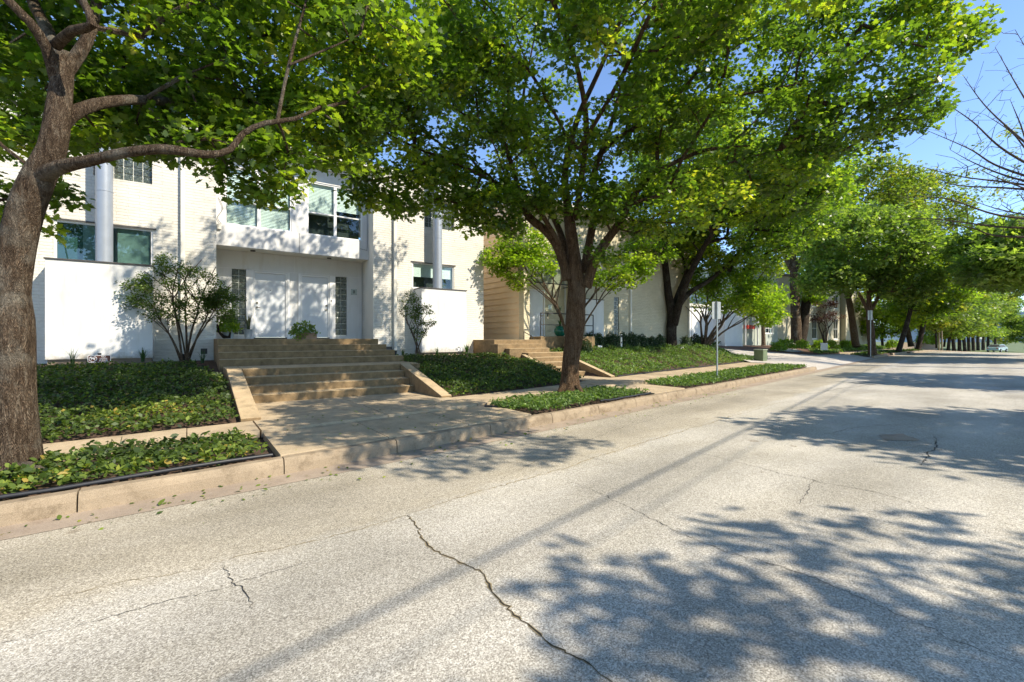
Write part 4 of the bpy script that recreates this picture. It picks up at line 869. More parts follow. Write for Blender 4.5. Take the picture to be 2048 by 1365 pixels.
# far line of trees
farspec = [(1896, 66, .2, 3.8), (1908, 70, .22, 4.2), (1919, 74, .25, 4.4), (1930, 78, .25, 4.6), (1938, 82, .25, 4.8), (1947, 86, .28, 5.0), (1956, 91, .28, 5.0), (1966, 97, .3, 5.2), (1976, 104, .3, 5.5), (1991, 112, .3, 6.0)]
farlab = ['first', 'second', 'third', 'fourth', 'fifth', 'sixth', 'seventh', 'eighth', 'ninth', 'last']
for i, (px, f, r, R_) in enumerate(farspec):
    X_ = W(px, 700, f).x; zb = -1.35+float(drop(X_)); top = 3.4+3.2*min(1, i/5)+(.6 if i > 6 else 0)
    simple_tree(farlab[i]+' trunk in the far row of close-set trees where the street bends away', px, f, zb, 5.2, r, cat_(ellip(px+(12 if i < 6 else 0), 678-(top+.6)*910/f, f, R_*1.05, R_*.8, 3.8, 95), ellip(px+6, 678-1.4*910/f, f, R_*.9, R_*.7, .8, 14)), 60, 1.05, .33, ('leaf_deep', 'leaf_yellow', 'leaf_deep')[i % 3], (0, 0), 'bark_dark', 'far row of trees', fork=False, tpl=SPRIG)
simple_tree('dark rounded tree at the far right end of the street', 2052, 100, -2.2, 5, .3, cat_(ellip(2050, 655, 100, 3.6, 3, 3.2, 110),), 60, 1.0, .32, 'leaf_deep', (0, 0), fork=False, tpl=SPRIG)
# trees on the near side of the street, mostly outside the frame
def near_tree(label, X, Y, h, parts, size, leaf, per=48, rad=.75):
    z0 = -1.4; L = [[(X, Y, z0, .34), (X, Y, z0+.4, .27), (X+.1, Y+.2, z0+h*.35, .22), (X+.2, Y+.5, z0+h*.75, .1)]]
    for a in range(5):
        an = a*1.26+.3; L.append([(X+.1, Y+.2, z0+h*.33, .13), (X+1.4*math.cos(an), Y+1.4*math.sin(an), z0+h*.52, .09), (X+3*math.cos(an), Y+3*math.sin(an), z0+h*.66, .04)])
    cl = []
    for (dx, dy, z, rx, ry, rz, n) in parts:
        d = norm(rnd(n)); q = RNG.random(n)[:, None]**(1/3); cl.append(np.array([X+dx, Y+dy, z])+d*q*np.array([rx, ry, rz]))
    return tree('shade_tree', label, 'tree', Vector((X, Y, z0)), L, cat_(*cl), crown(per, rad, size, SPRIG, leaf), 'bark_dark', 'trees along the near side of the street', tip_r=.012, maxr=.08, step=.5)
near_tree('tree on the near kerb whose shadow falls in the bottom right corner', 6.1, -7.4, 8, [(-.2, .7, 4.6, 3.5, 3.0, 1.3, 130), (-2.2, 1.2, 4.0, 1.7, 1.2, .5, 22), (-4.4, 1.0, 3.9, 1.5, .9, .45, 15)], .2, 'leaf_oak', 46, .6)
near_tree('tree on the near kerb whose shadow crosses the patched asphalt at the right', 14.2, -5.4, 8, [(0, .7, 4.8, 3.3, 2.6, 1.4, 130), (-2, 3, 4.3, 1.6, 1.0, .5, 18)], .22, 'leaf_oak', 46, .65)
near_tree('tree on the near kerb shading the road before the bend', 25.5, -3.2, 9, [(1, .8, 5.2, 4.2, 3.6, 1.6, 150)], .26, 'leaf_oak')
near_tree('big dark oak overhanging the road from the right where the street bends', 49.0, 1.6, 11, [(-3.5, 2.2, 5.9, 5.0, 5.0, 2.5, 260), (2, 0, 7, 5, 5, 3, 150), (-8, 3.2, 4.6, 2.4, 2.4, 1.3, 50)], .34, 'leaf_deep', 60, .95)
near_tree('dark oak on the near kerb beyond the bare tree', 63.0, 3.6, 10, [(0, 1.5, 6.6, 4.8, 4.8, 2.8, 210)], .34, 'leaf_deep', 56, .95)
# bare tree
def bare_tree():
    b = Vector((36.5, .4, -1.4)); L = [[(*b, .42), (*(b+Vector((-.1, .2, 2.4))), .34), (*(b+Vector((-.6, .8, 4.6))), .28), (*(b+Vector((-.9, 1.2, 7.5))), .18), (*(b+Vector((-1.2, 1.8, 10.5))), .08)]]
    rs = random.Random(4)
    tg = [(1800, 395, 24), (1830, 330, 25), (1850, 260, 24), (1880, 200, 24), (1925, 150, 24), (1990, 95, 25), (2030, 60, 24), (1860, 350, 27), (1900, 300, 26), (1960, 340, 23), (1790, 440, 27), (2020, 200, 25), (1970, 230, 26), (1850, 440, 25), (1940, 400, 27)]
    for i, (px, py, f) in enumerate(tg):
        e = W(px, py, f); z0 = max(1.6, min(7.0, e.z-1.5-rs.random()*1.2)); t = (z0+1.4)/10.5; TP = [Vector(q[:3]) for q in L[0]]; zz = z0; jj = max(i_ for i_ in range(4) if TP[i_].z <= zz); s = TP[jj].lerp(TP[jj+1], min(1, (zz-TP[jj].z)/(TP[jj+1].z-TP[jj].z))); m = s.lerp(e, .45)+Vector((rs.uniform(-.5, .5), rs.uniform(-.5, .5), rs.uniform(-.5, .1))); m2 = s.lerp(e, .75)+Vector((rs.uniform(-.3, .3), rs.uniform(-.3, .3), rs.uniform(-.4, .2)))
        L.append([(*s, .085), (*m, .05), (*m2, .028), (*e, .01)])
    cl = []
    for l in L[1:]:
        s = spline(l, .3); k = len(s)
        for q in range(46):
            p = s[int(k*(.2+.79*rs.random()))][:3]; cl.append(p+np.array([rs.gauss(0, .6), rs.gauss(0, .6), rs.gauss(.25, .6)]))
    few = ellip(2040, 330, 26, 3, 2, 2.4, 40)
    root = tree('bare_tree', 'nearly leafless tree reaching long grey branches in from the right edge', 'tree', b, L, np.array(cl), None, 'bark_smooth', None, tip_r=.008, maxr=.028, step=.35, bend=.05, wob=.02)
    link('crown', spray(few-np.array(b), 30, .4, .13, OAK8, 'crown', tintc=None), M['leaf_yellow'], root)
bare_tree()
# ================================================================ hedge, shrubs, grasses
def ball(rx, ry, rz, n, size, tpl, name='foliage'):
    d = norm(rnd(n)); d[:, 2] = np.abs(d[:, 2])*1.0; q = .55+.45*RNG.random(n)**.5
    lump = 1+.14*np.sin(d[:, 0]*5+2)*np.cos(d[:, 1]*6)+.07*np.sin(d[:, 2]*11)
    p = d*(q*lump)[:, None]*np.array([rx, ry, rz]); nr = d+rnd(n, .5); tp = rnd(n, .6); tp[:, 2] += .9
    return leaf_mesh(name, p, nr, tp, size*(1+RNG.normal(0, .2, n)), tpl, .35+.35*d[:, 2]*RNG.random(n)+RNG.normal(0, .15, n))
def shrub(proto, loc, sc_, label, group, rz=0, name='clipped_shrub', cat='shrub'):
    if proto is None or isinstance(proto, tuple):
        n, rx, ry, rz_, size, tpl, leaf = proto; r_ = empty(name, loc, label, cat, group)
        link('foliage', ball(rx, ry, rz_, n, size, tpl), M[leaf], r_)
        tag_ = MB()
        for k in range(4): tag_.tube([(0, 0, -.05), (.3*rx*math.cos(k*1.6), .3*ry*math.sin(k*1.6), rz_*.6)], .008, 5)
        tag_.build('stems', M['bark_dark'], r_)
    else:
        r_ = copy_tree(proto); r_.location = loc; r_['label'] = label
        if group: r_['group'] = group
    r_.scale = (sc_,)*2+(sc_*random.uniform(.9, 1.1),); r_.rotation_euler = (0, 0, rz); return r_
hx = [(1182, 'just right of the broad trunk'), (1197, 'beside the small white yard card'), (1222, 'right of the pale yard post'), (1246, 'below the downspout'), (1264, 'near the middle of the hedge'), (1283, 'two bushes left of the dark trunk'), (1303, 'one bush from the dark trunk'), (1320, 'against the left side of the dark trunk'), (1372, 'right of the dark trunk'), (1388, 'at the house corner'), (1400, 'at the far right end of the hedge')]
proto = None
for i, (px, s) in enumerate(hx):
    u = px-1024; Y_ = 14.35; k = Y_/(740.9-.581*u); X_ = (528.5+.814*u)*k
    if i > 8: Y_ = 14.8; X_ = 23.2+(i-9)*.75
    args = proto if proto else (1700, .37, .36, .74, .06, OVAL, 'leaf_hedge')
    o = shrub(args, (X_, Y_, float(gz(X_, Y_))-.06), random.uniform(.92, 1.12), 'dark clipped hedge bush '+s, 'clipped bushes of the hedge', random.uniform(0, 6))
    proto = proto or o
for (X_, Y_, s_, t_) in ((12.6, 13.5, .9, 'dark clipped bush below the porch slab left of the broad trunk'), (13.3, 13.45, .85, 'dark clipped bush half hidden behind the broad trunk'), (25.0, 15.3, 1.0, 'rounded hedge bush behind the lime green tree')):
    shrub(proto, (X_, Y_, float(gz(X_, Y_))-.04), s_, t_, 'clipped bushes of the hedge', random.uniform(0, 6))
bigp = None
for (px, py, f, s_, t_) in ((1572, 690, 38, 1.3, 'bright green bush left of the twin trunk'), (1556, 694, 37, 1.1, 'low green bush at the driveway corner bed'), (1604, 690, 40, 1.1, 'dark bush right of the twin trunk'), (1640, 690, 42, 1.2, 'bush under the left window of the cream house'), (1663, 690, 44, 1.2, 'bush under the purple maple'), (1690, 690, 47, 1.1, 'bush at the foot of the buff wall'), (1705, 689, 49, 1.1, 'bush left of the tall trunk'), (1785, 690, 56, 1.4, 'yellow green bush between the leaning trees'), (1845, 682, 66, 1.7, 'pale round bush above the brown garden wall'), (1866, 684, 66, 1.4, 'small round bush at the right end of the brown wall')):
    p = W(px, py+2, f)
    args = bigp if bigp else (900, .55, .5, .72, .11, OVAL, 'leaf_light')
    o = shrub(args, tuple(p-Vector((0, 0, .25))), s_, t_, 'garden bushes beyond the driveway', random.uniform(0, 6), 'garden_bush'); bigp = bigp or o
def tuft(label, loc, n, h, w_, mat='blade', sp=.6, group='grassy tufts along the wall', name='grass_tuft', cat='plant', wide=1.0):
    mb = MB()
    for i in range(n):
        a = random.uniform(0, 6.28); L = h*random.uniform(.6, 1.1); s = sp*random.uniform(.2, 1); p = Vector((random.uniform(-.03, .03)*wide, random.uniform(-.03, .03)*wide, 0)); d = Vector((math.cos(a), math.sin(a), 0)); n_ = Vector((-d.y, d.x, 0)); prev = None
        for k in range(5):
            t = k/4; q = p+d*(s*L*t*t*1.0)+Vector((0, 0, L*(t-.28*s*t*t))); ww = w_*(1-t)**.6*.5+.0008; cur = (q-n_*ww, q+n_*ww)
            if prev: mb.quad(prev[0], prev[1], cur[1], cur[0])
            prev = cur
    o = mb.build(name, M[mat]); o.location = loc
    a = o.data.attributes.new('tint', 'FLOAT', 'FACE'); a.data.foreach_set('value', [random.random() for _ in o.data.polygons]); return tag(o, label, cat, group)
for (px, py, n, h, t_) in ((145, 733, 16, .42, 'sparse arching grass tuft left of the brown yard sign'), (286, 728, 46, .36, 'dense strappy grass tuft at the right corner of the left white box'), (405, 728, 30, .34, 'pale grass tuft between the shrub stems and the steps'), (874, 708, 40, .30, 'grass tuft at the foot of the right white box'), (933, 706, 60, .42, 'tall dark iris clump at the corner of the right white box'), (977, 707, 40, .34, 'grass tuft beside the first side step'), (806, 712, 26, .28, 'small tuft beside the right downspout')):
    z_ = -.62 if px < 500 else -.60; p = GP(px, py, z_) if px < 500 else GP(px, py-4, -.52); p = p*min(1, 14.45/p.y); tuft(t_, (p.x, p.y, float(gz(p.x, p.y))-.02), n, h, .016)
# ================================================================ pots on the landing
def lathe(prof, n=28):
    mb = MB(); k = len(prof)
    for i in range(n):
        a = 6.2832*i/n
        for r, z in prof: mb.v.append((r*math.cos(a), r*math.sin(a), z))
    for i in range(n):
        j = (i+1) % n
        for q in range(k-1): mb.f.append((i*k+q, j*k+q, j*k+q+1, i*k+q+1))
    mb.f.append(tuple(i*k for i in range(n))[::-1]); return mb
def foliage(parent, loc, rx, ry, rz, n, size, tpl, leaf, name='foliage'):
    me = ball(rx, ry, rz, n, size, tpl, name); o = link(name, me, M[leaf], parent); o.location = loc; return o
p = empty('potted_plant', (.98, 15.75, .0), 'large bushy green potted plant at the left end of the landing', 'potted plant')
lathe([(.12, 0), (.17, .25), (.18, .27), (.16, .27), (.15, .2), (.01, .2)]).build('pot', M['grey_pot'], p, True)
foliage(p, (0, 0, .18), .30, .28, .42, 300, .10, OVAL, 'leaf_light'); foliage(p, (-.05, .05, .45), .30, .28, .55, 650, .055, OVAL, 'leaf_shrub', 'upper_foliage')
p = empty('snake_plant', (1.48, 15.7, 0), 'snake plant with upright blades in a grey tapered pot beside the left door', 'potted plant')
lathe([(.08, 0), (.125, .27), (.135, .28), (.12, .28), (.11, .22), (.01, .22)]).build('pot', M['grey_pot'], p, True)
t = tuft('x', (0, 0, .2), 15, .58, .06, 'snake', .28, None, 'blades', 'x'); t.parent = p; del t['label']; del t['category']
p = empty('flower_trough', (2.62, 13.48, -.005), 'small terracotta trough of trailing dark ivy on the top step', 'potted plant')
MB().box(-.2, .3, -.1, .1, -.001, .17).build('pot', M['terracotta'], p, bevel=.01)
foliage(p, (-.02, 0, .1), .36, .24, .36, 420, .075, OVAL, 'leaf_deep'); foliage(p, (-.16, -.12, -.06), .2, .12, .26, 150, .05, OVAL, 'leaf_light', 'trailing_foliage')
p = empty('glazed_pot_plant', (12.75, 14.4, .10), 'spiky plant in a glossy green ceramic pot on the porch', 'potted plant')
lathe([(.12, 0), (.2, .06), (.265, .2), (.24, .32), (.17, .39), (.2, .43), (.18, .43), (.14, .38), (.01, .36)]).build('pot', M['ceramic'], p, True)
t = tuft('x', (0, 0, .36), 30, .42, .035, 'blade', .8, None, 'lower_leaves', 'x'); t.parent = p; del t['label']; del t['category']
MB().tube([(0, 0, .3), (.02, 0, .8), (-.02, 0, 1.1)], .014, 6).build('stem', M['bark_dark'], p, True)
t = tuft('x', (-.02, 0, 1.02), 22, .3, .03, 'blade', .9, None, 'top_leaves', 'x'); t.parent = p; del t['label']; del t['category']
for i, (x_, y_, h_, t_) in enumerate(((.80, 15.6, .16, 'dark curled driftwood ornament at the left corner of the landing'),)):
    tag(MB().tube([(x_-.1, y_, .42), (x_-.06, y_, .2), (x_+.05, y_, .06), (x_+.2, y_, .05), (x_+.22, y_, .2)], [.02, .035, .05, .045, .02], 10).build('driftwood', M['bark_dark'], smooth=True), t_, 'ornament')
# ================================================================ signs
def rrect(w_, h_, r, n=6):
    out = []
    for cx, cz, a0 in ((w_/2-r, h_/2-r, 0), (-w_/2+r, h_/2-r, 90), (-w_/2+r, -h_/2+r, 180), (w_/2-r, -h_/2+r, 270)):
        for i in range(n+1): a = R(a0+90*i/n); out.append((cx+r*math.cos(a), cz+r*math.sin(a)))
    return out
def plate(pts, y0, y1):
    mb = MB(); k = len(pts); mb.v = [(a, y0, c) for a, c in pts]+[(a, y1, c) for a, c in pts]
    mb.f = [tuple(range(k)), tuple(range(2*k-1, k-1, -1))]+[((i+1) % k, i, k+i, k+(i+1) % k) for i in range(k)]; return mb
def ring(w_, h_, r, t, y0, y1):
    a = rrect(w_, h_, r); b = rrect(w_-2*t, h_-2*t, max(.002, r-t)); mb = MB(); k = len(a)
    for y in (y0, y1): mb.v += [(p[0], y, p[1]) for p in a]+[(p[0], y, p[1]) for p in b]
    for i in range(k):
        j = (i+1) % k; mb.f += [(i, j, k+j, k+i), (2*k+j, 2*k+i, 3*k+i, 3*k+j), (j, i, 2*k+i, 2*k+j), (k+i, k+j, 3*k+j, 3*k+i)]
    return mb
def dog_sign(loc, label, base, rim, ink, txt, sc_=1.0, rz=0):
    s = empty('yard_sign', loc, label, 'sign', None, rz)
    plate(rrect(.36, .15, .03), -.004, .004).build('board', M[base], s)
    ring(.36, .15, .03, .008, -.0075, -.0042).build('rim', M[rim], s)
    o = ring(.125, .125, .062, .009, -.0078, -.0043).build('emblem_ring', M[rim], s); o.location = (-.098, 0, 0)
    dg = MB(); dg.tube([(-.03, -.006, .012), (.028, -.006, .012)], [.015, .012], 8)
    dg.tube([(-.03, -.006, .016), (-.043, -.006, .028)], .009, 8); dg.tube([(-.026, -.006, .008), (-.028, -.006, -.03)], .005, 6); dg.tube([(.024, -.006, .008), (.026, -.006, -.03)], .005, 6); dg.tube([(.026, -.006, .014), (.042, -.006, .03)], .004, 6)
    o = dg.build('emblem_dog', M[rim], s); o.location = (-.098, .0, 0)
    o = MB().tube([(-.04, -.01, .042), (.04, -.01, -.042)], .005, 6).build('emblem_slash', M[rim], s); o.location = (-.098, 0, 0)
    for i, tline in enumerate(txt): text(tline, .043, rim, s, (.065, -.0068, .042-.042*i), ext=.001, name='lettering')
    st = MB().box(-.03, .03, .005, .012, -.22, .12); st.build('stake', M['black_pipe'], s); s.scale = (sc_,)*3; return s
p = GP(199, 721, -.60); p = p*(14.0/p.y); dog_sign((p.x, 14.0, -.46), 'brown NO DOGS PLEASE yard sign in front of the left white box', 'sign_brown', 'sign_white', 'sign_white', ['NO', 'DOGS', 'PLEASE'], 1.1, R(2))
p = GP(918, 699, -.40); p = p*(14.2/p.y); dog_sign((p.x, 14.2, -.38), 'pale worn dog sign by the right white box', 'sign_white', 'digit', 'digit', ['NO', 'DOGS', 'PLEASE'], .78, R(0))
def card(px, Y_, z_, w_, h_, label, marks, rz=0):
    u = px-1024; k = Y_/(740.9-.581*u); X_ = (528.5+.814*u)*k
    s = empty('yard_card', (X_, Y_, z_), label, 'sign', None, rz)
    plate(rrect(w_, h_, .02), -.004, .004).build('board', M['sign_white'], s); mk = MB()
    for a, c in marks: mk.tube([(a, -.004, c), (a, -.008, c)], .022, 10)
    mk.build('marks', M['digit'], s); MB().box(-.015, .015, .005, .012, -.3, 0).build('stake', M['black_pipe'], s); return s
card(1200, 13.85, -.40, .26, .2, 'small white yard card between hedge bushes', [(.02, .02), (.05, -.01), (.02, -.03)])
card(1364, 13.9, -.50, .22, .2, 'small white yard card right of the dark trunk', [(0, .02), (.03, -.02)])
s = empty('yard_post', (16.1, 14.0, -.55), 'pale post with dark bands standing among the hedge bushes', 'post')
MB().box(-.05, .05, -.02, .02, -.1, .75).build('post', M['cream_trim'], s); MB().box(-.052, .052, -.023, -.0205, .62, .72).build('top_band', M['digit'], s); MB().box(-.03, .03, -.023, -.0205, .34, .42).build('band', M['digit'], s); MB().box(-.03, .03, -.023, -.0205, .12, .18).build('low_band', M['digit'], s)
def sign_post(label, px, py, f, h, w_, hb, back='sign_back', group='street sign posts', rz=None, r=.028):
    b = W(px, py, f); s = empty('sign_post', b, label, 'street sign', group, -AZ+.25 if rz is None else rz)
    MB().tube([(0, 0, -.1), (0, 0, h)], r, 8).build('post', M['galv'], s, True)
    k = plate(rrect(w_, hb, .03), .03, .034); o = k.build('plate', M[back], s); o.location = (0, 0, h-hb/2-.01)
    bt_ = MB(); bt_.tube([(0, .045, 0), (0, .02, 0)], .01, 6); o2 = bt_.build('bolt', M['dark_metal'], o); o2.location = (0, -.02, hb*.3); return s
sign_post('tall grey street sign seen from behind in the narrow sunlit strip', 1434, 757, 15.4, 2.60, .34, .58)
sign_post('street sign in front of the pale trunk past the driveway', 1741, 712, 34, 3.4, .45, .72)
sign_post('far white street sign with a small lower plate before the row of trunks', 1911, 699, 70, 2.5, .55, .75, 'sign_white')
sign_post('thin far signpost right of the white street sign', 1930, 699, 78, 2.4, .4, .3, 'sign_white')
sign_post('far signpost with a round plate near the parked car', 1962, 699, 85, 2.3, .5, .4, 'sign_white')
for px, t_ in ((1878, 'straight pale wooden post at the bend'), (1884, 'leaning pale wooden post at the bend')):
    b = W(px, 699, 62); o = MB().tube([(0, 0, -.2), (-.25 if px == 1884 else 0, 0, 2.6)], .09, 8).build('wooden_post', M['wood'], smooth=True); o.location = b; tag(o, t_, 'post', 'wooden posts at the bend')
# utility boxes
u = W(1521, 719, 26.2); s = empty('utility_box', u, 'olive green utility box at the driveway edge of the hedge bank', 'utility box', None, .12)
MB().box(-.33, .33, -.25, .25, -.1, .52).build('cabinet', M['util_green'], s, bevel=.015); MB().box(-.35, .35, -.27, .27, .525, .58).build('cover', M['util_top'], s, bevel=.012); MB().box(-.25, .25, -.258, -.2515, .08, .46).build('door', M['util_green'], s)
u = W(1648, 698, 36.5); s = empty('utility_box', u, 'pale grey utility box in the planted bed past the driveway', 'utility box', None, .3)
MB().box(-.34, .34, -.22, .22, -.1, .42).build('cabinet', M['cream_trim'], s, bevel=.015); MB().box(-.36, .36, -.24, .24, .425, .46).build('cover', M['sign_white'], s); MB().box(-.25, .25, -.226, -.2215, .06, .36).build('door', M['cream_trim'], s)
# ================================================================ planted bed past the driveway
def bed(name, poly, mat, dz, label=None, kind='structure'):
    mb = MB(); cx = sum(p[0] for p in poly)/len(poly); cy = sum(p[1] for p in poly)/len(poly); n = len(poly)
    rings = [1, .75, .5, .25]
    for t in rings:
        for x, y in poly: X_, Y_ = cx+(x-cx)*t, cy+(y-cy)*t; mb.v.append((X_, Y_, float(gz(X_, Y_))+dz))
    mb.v.append((cx, cy, float(gz(cx, cy))+dz))
    for r_ in range(3):
        for i in range(n): j = (i+1) % n; mb.f.append((r_*n+i, r_*n+j, (r_+1)*n+j, (r_+1)*n+i))
    for i in range(n): mb.f.append((3*n+i, 3*n+(i+1) % n, 4*n))
    o = mb.build(name, M[mat]); o['kind'] = kind; return o
bedp = [(40.6, 15.3), (44, 14.9), (48, 16.3), (56, 18.8), (66, 20.0), (72, 22), (60, 23.3), (46, 22.4), (34.5, 21.4), (35.5, 18.8), (38, 17)]
bed('planting_bed', bedp, 'mulch', .05)
bed('gravel_bed', [(40, 16.9), (43.5, 17.4), (46, 19.3), (43, 19.6), (39.5, 18.2)], 'gravel', .09)
cover('clipped bright ground cover patch at the tip of the bed past the driveway', [(41.2, 15.35), (44, 15.0), (48, 16.5), (52, 18.4), (48, 18.6), (43.6, 17.0)], 190, .12, lambda x, y: gz(x, y)+.04, 'leaf_cover_sun', .32, 11)
cover('strip of ground cover under the leaning trees beyond the sign', [(49.5, 16.9), (60, 17.6), (72, 19), (72, 21.5), (56, 19.6)], 70, .2, lambda x, y: gz(x, y)+.04, 'leaf_cover_sun', .35, 12)
cover('dry leafy verge along the far kerb', [(44, 12.9), (56, 14.7), (72, 15.8), (72, 17.0), (56, 16.6), (45, 14.6)], 60, .16, lambda x, y: 0*x-1.36, 'leaf_cover', .1, 13)
cover('low dark plants against the white garage wall', [(31.5, 20.6), (37.5, 21.4), (37.5, 22.3), (31.5, 22.3)], 160, .12, lambda x, y: gz(x, y)+.02, 'leaf_cover', .5, 14)
# ================================================================ far buildings
def hwin(mbroot, x0, x1, z0, z1, y, sash=True, frame='white_paint'):
    fr = MB(); t = .07
    for a, b, c, d_ in ((x0, x1, z1-t, z1), (x0, x1, z0, z0+t), (x0, x0+t, z0+t, z1-t), (x1-t, x1, z0+t, z1-t)): fr.box(a, b, y-.04, y+.05, c, d_)
    if sash: fr.box((x0+x1)/2-.02, (x0+x1)/2+.02, y-.03, y+.03, z0+t, z1-t); fr.box(x0+t, x1-t, y-.034, y+.03, (z0+z1)/2-.025, (z0+z1)/2+.025)
    o = part(fr, 'window', frame, mbroot, 0, False, mbroot); part(MB().box(x0+t, x1-t, y, y+.015, z0+t, z1-t), 'pane', 'dark_glass', o, 0, False, mbroot)
    part(MB().box(x0, x1, y+.25, y+.27, z0, z1), 'backing', 'room', o, 0, False, mbroot); part(MB().box(x0-.06, x1+.06, y-.1, y-.041, z0-.08, z0), 'sill', frame, o, 0, False, mbroot)
def house(name, label, loc, x0, x1, y, yb, z0, z1, mat, wins, roof='cream_trim', ov=.15):
    h = empty(name, loc, label, 'house')
    part(wall(MB(), x0, x1, y, y+.24, z0, z1, [(a, b, c, d_) for a, b, c, d_ in wins]), 'front_wall', mat, h, 0, False, h)
    for q in (x0, x1-.24): part(MB().box(q, q+.24, y+.242, yb, z0, z1-.003), 'side_wall', mat, h, 0, False, h)
    part(MB().box(x0-ov, x1+ov, y-ov, yb, z1, z1+.2), 'roof', roof, h, 0, False, h)
    for q in wins: hwin(h, q[0]+.004, q[1]-.004, q[2]+.004, q[3]-.004, y+.08)
    return h
gh = house('garage', 'low white garage block at the back of the driveway', (36, 22.5, -.4), 28.5, 41.0, 22.4, 31, -1.0, 2.75, 'white_paint', [])
part(MB().box(37.9, 40.9, 21.4, 22.398, -1.0, 2.4), 'side_box', 'white_paint', gh, 0, False, gh)
part(MB().box(31, 31.03, 22.38, 22.399, -.5, 2.7).box(34.5, 34.53, 22.38, 22.399, -.5, 2.7), 'panel_joint', 'grey_roof', gh, 0, False, gh)
th = house('town_house', 'tall pale green house with an entry behind the lime green tree', (45, 22, -.4), 41.1, 50.2, 22.6, 32, -1.2, 6.7, 'green_wall', [(42.0, 43.0, .1, 2.3), (47.6, 49.2, .55, 1.6), (42.2, 44.6, 4.0, 5.4), (46.5, 48.5, 4.0, 5.4)], 'white_paint')
part(MB().box(43.4, 44.8, 22.2, 22.598, .95, 1.3), 'red_awning', 'red_paint', th, 0, False, th)
part(MB().box(43.2, 43.26, 22.3, 22.4, -.6, 3).box(45.5, 45.56, 22.3, 22.4, -.6, 3), 'porch_post', 'white_paint', th, 0, False, th)
wn = []
for x_ in (57.0, 61.2, 65.2, 67.6): wn += [(x_, x_+1.35, -.05 if x_ < 60 or x_ > 64 else 0, 2.55), (x_, x_+1.35, 3.9, 5.6)]
ch_ = house('cream_house', 'two-storey cream house with tall white windows behind the twin trunk', (60, 23.5, -.5), 50.4, 69.6, 23.6, 34, -1.5, 7.0, 'buff_wall', wn, 'grey_roof', .3)
part(MB().box(63.2, 64.4, 22.9, 23.597, -1.4, 7.0), 'bay', 'buff_wall', ch_, 0, False, ch_)
bh = house('buff_house', 'plain buff wall of the next house right of the cream house', (73, 23, -.6), 69.8, 78.5, 23.0, 34, -1.5, 6.2, 'buff_wall', [(75.2, 76.4, .3, 2.2)], 'grey_roof')
fh = house('grey_house', 'low grey roofed house far back behind the bent trees', (95, 32, -1), 84, 108, 34, 44, -2.2, 2.2, 'brown_wall', [(88, 90, -.2, 1.6), (94, 96, -.2, 1.6), (101, 103, -.2, 1.6)], 'grey_roof', .5)
tag(MB().prism([(78.0, 20.6), (93, 18.8), (93, 19.1), (78.0, 20.9)], -2.0, -.55).build('garden_wall', M['brown_wall']), 'low brown garden wall beyond the small pale tree', 'wall')
# steps and handrail in front of the buff wall
tag(part(MB().tube([(64.5, 20.8, .9), (69.5, 21.6, -.3)], .04, 6).tube([(64.5, 20.8, .55), (69.5, 21.6, -.65)], .03, 6).tube([(69.5, 21.6, -1.2), (69.5, 21.6, -.3)], .04, 6).tube([(64.5, 20.8, -.9), (64.5, 20.8, .9)], .04, 6), 'stair_rail', 'white_paint', None), 'thin white stair rail in front of the buff wall', 'railing')
# back wall of trees behind the houses (read as one mass)
bm = cat_(*[ellip(px, py, f, 8, 5, 4.2, 60) for px, py, f in ((1560, 560, 88), (1640, 520, 92), (1720, 540, 95), (1800, 560, 100), (1870, 590, 110), (1930, 620, 120), (2000, 660, 150))])
o = link('distant_trees', spray(bm, 34, 1.9, .62, SPRIG, 'distant_trees'), M['leaf_yellow']); tag(o, 'far mass of pale green trees behind the houses at the bend', 'trees', kind='stuff')
# distant hills
mb = MB()
for i in range(60):
    a = R(20+i*1.5); r_ = 900; h_ = 32+10*math.sin(i*.5)+6*math.sin(i*1.3+1)
    mb.v += [(r_*math.sin(a), r_*math.cos(a), -20), (r_*1.05*math.sin(a), r_*1.05*math.cos(a), h_), (r_*1.4*math.sin(a), r_*1.4*math.cos(a), -20)]
for i in range(59): mb.f += [(3*i, 3*i+3, 3*i+4, 3*i+1), (3*i+1, 3*i+4, 3*i+5, 3*i+2)]
simple('hill', (.16, .22, .26), .95, .1, .01); o = mb.build('hills', M['hill'], smooth=True); o['kind'] = 'structure'
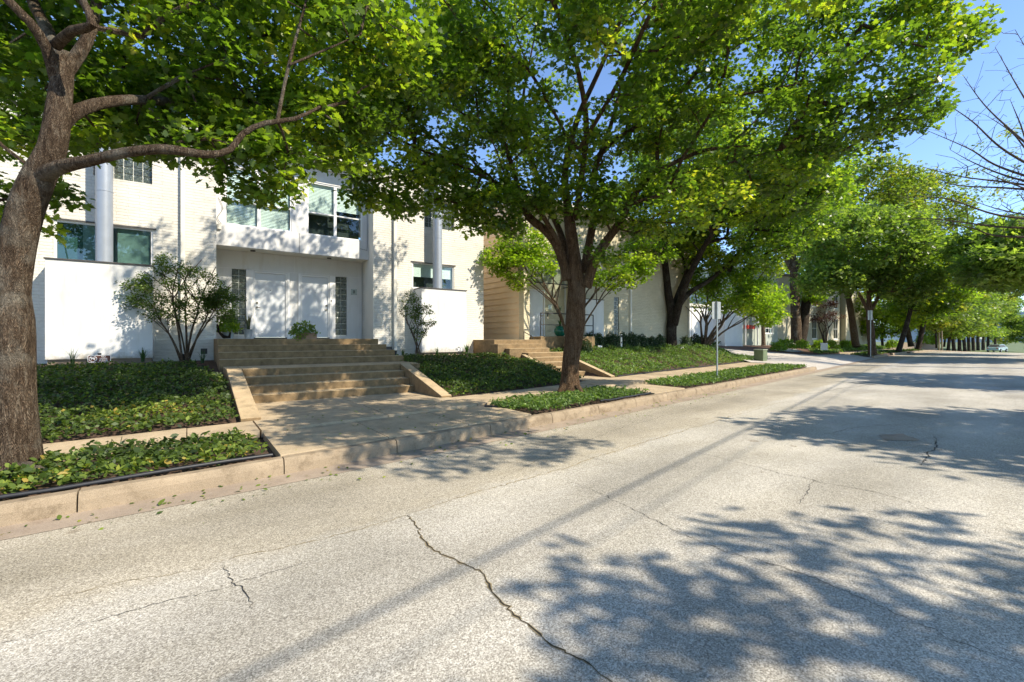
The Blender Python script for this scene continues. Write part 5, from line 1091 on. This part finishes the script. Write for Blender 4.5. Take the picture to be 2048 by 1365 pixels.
# parked car
def car(label, loc, rz, paint):
    c = empty('parked_car', loc, label, 'car', None, rz); L = 2.2; prof = [(-2.2, .35), (-2.2, .85), (-1.5, .95), (-.9, 1.42), (.7, 1.45), (1.5, .98), (2.15, .86), (2.2, .35)]
    mb = MB(); k = len(prof)
    for y, s_ in ((-.85, 1), (-.8, 1), (.8, 1), (.85, 1)):
        for x, z in prof: mb.v.append((x, y*(.82 if z > 1.2 else 1), z))
    mb.f = [tuple(range(k)), tuple(range(4*k-1, 3*k-1, -1))]
    for r_ in range(3):
        for i in range(k): j = (i+1) % k; mb.f.append((r_*k+j, r_*k+i, (r_+1)*k+i, (r_+1)*k+j))
    mb.build('body', M[paint], c, bevel=.05)
    MB().quad((-2.0, -.872, .93), (1.3, -.872, .93), (.62, -.73, 1.37), (-.85, -.73, 1.37)).build('side_window', M['lid'], c)
    MB().quad((-1.53, -.66, 1.0), (-1.0, -.6, 1.40), (-1.0, .6, 1.40), (-1.53, .66, 1.0)).build('rear_window', M['lid'], c).location = (-.05, 0, .03)
    for x in (-1.35, 1.4):
        for y in (-.84, .84):
            wl = MB().tube([(x, y-.1, .33), (x, y+.1, .33)], .33, 20).build('wheel', M['tyre'], c); MB().tube([(x, y-.112, .33), (x, y+.112, .33)], .19, 14).build('rim', M['galv'], wl)
    for y in (-.62, .62): MB().box(-2.23, -2.19, y-.14, y+.14, .68, .82).build('tail_light', M['red_paint'], c)
b = W(1994, 703, 86); car('small pale teal car parked far away where the street drops', (b.x, b.y, b.z-.15), R(-8), 'car_paint')
# overhead cables along the near side of the street (their shadows cross the road)
for k, (off, zc, r_) in enumerate(((0, 5.6, .017), (.42, 5.9, .007))):
    pts = []
    for X_ in np.arange(-30, 46, 3):
        yc = float(np.interp(X_, [-30, .7, 5.5, 30], [-3.9, 2.44, 3.45, 8.6])); h_ = zc+1.5+.5*((X_-8)/38)**2
        pts.append((X_+.62*h_/1.1, yc-off-h_/1.1, h_-1.5))
    tag(MB().tube(pts, r_, 6).build('overhead_cable', M['black_pipe'], smooth=True), ('thick' if k == 0 else 'thin')+' overhead cable running above the near side of the street', 'cable')
# fallen leaves
n = 900; X_ = RNG.uniform(-3, 14, n); Y_ = curb(X_)+np.where(RNG.random(n) < .55, -np.abs(RNG.normal(.15, .35, n)), RNG.uniform(.2, 2.6, n)); Z_ = np.where(Y_ < curb(X_)-.02, -1.488, np.where(Y_ < walk_front(X_), -1.305, -1.262))
k = ~((Y_ > curb(X_)-.02) & (Y_ < curb(X_)+.2)) & ((X_ > .9) & (X_ < 4.6) | (Y_ < curb(X_)-.02))
P = np.stack([X_, Y_, Z_], 1)[k]; nr = rnd(len(P), .25); nr[:, 2] += 1
o = link('fallen_leaves', leaf_mesh('fallen_leaves', P, nr, rnd(len(P)), .036*(1+RNG.normal(0, .4, len(P))), OVAL, .4+.6*RNG.random(len(P))), M['leaf_cover']); tag(o, 'few fallen leaves lying in the gutter and on the entry paving', 'leaves', kind='stuff')
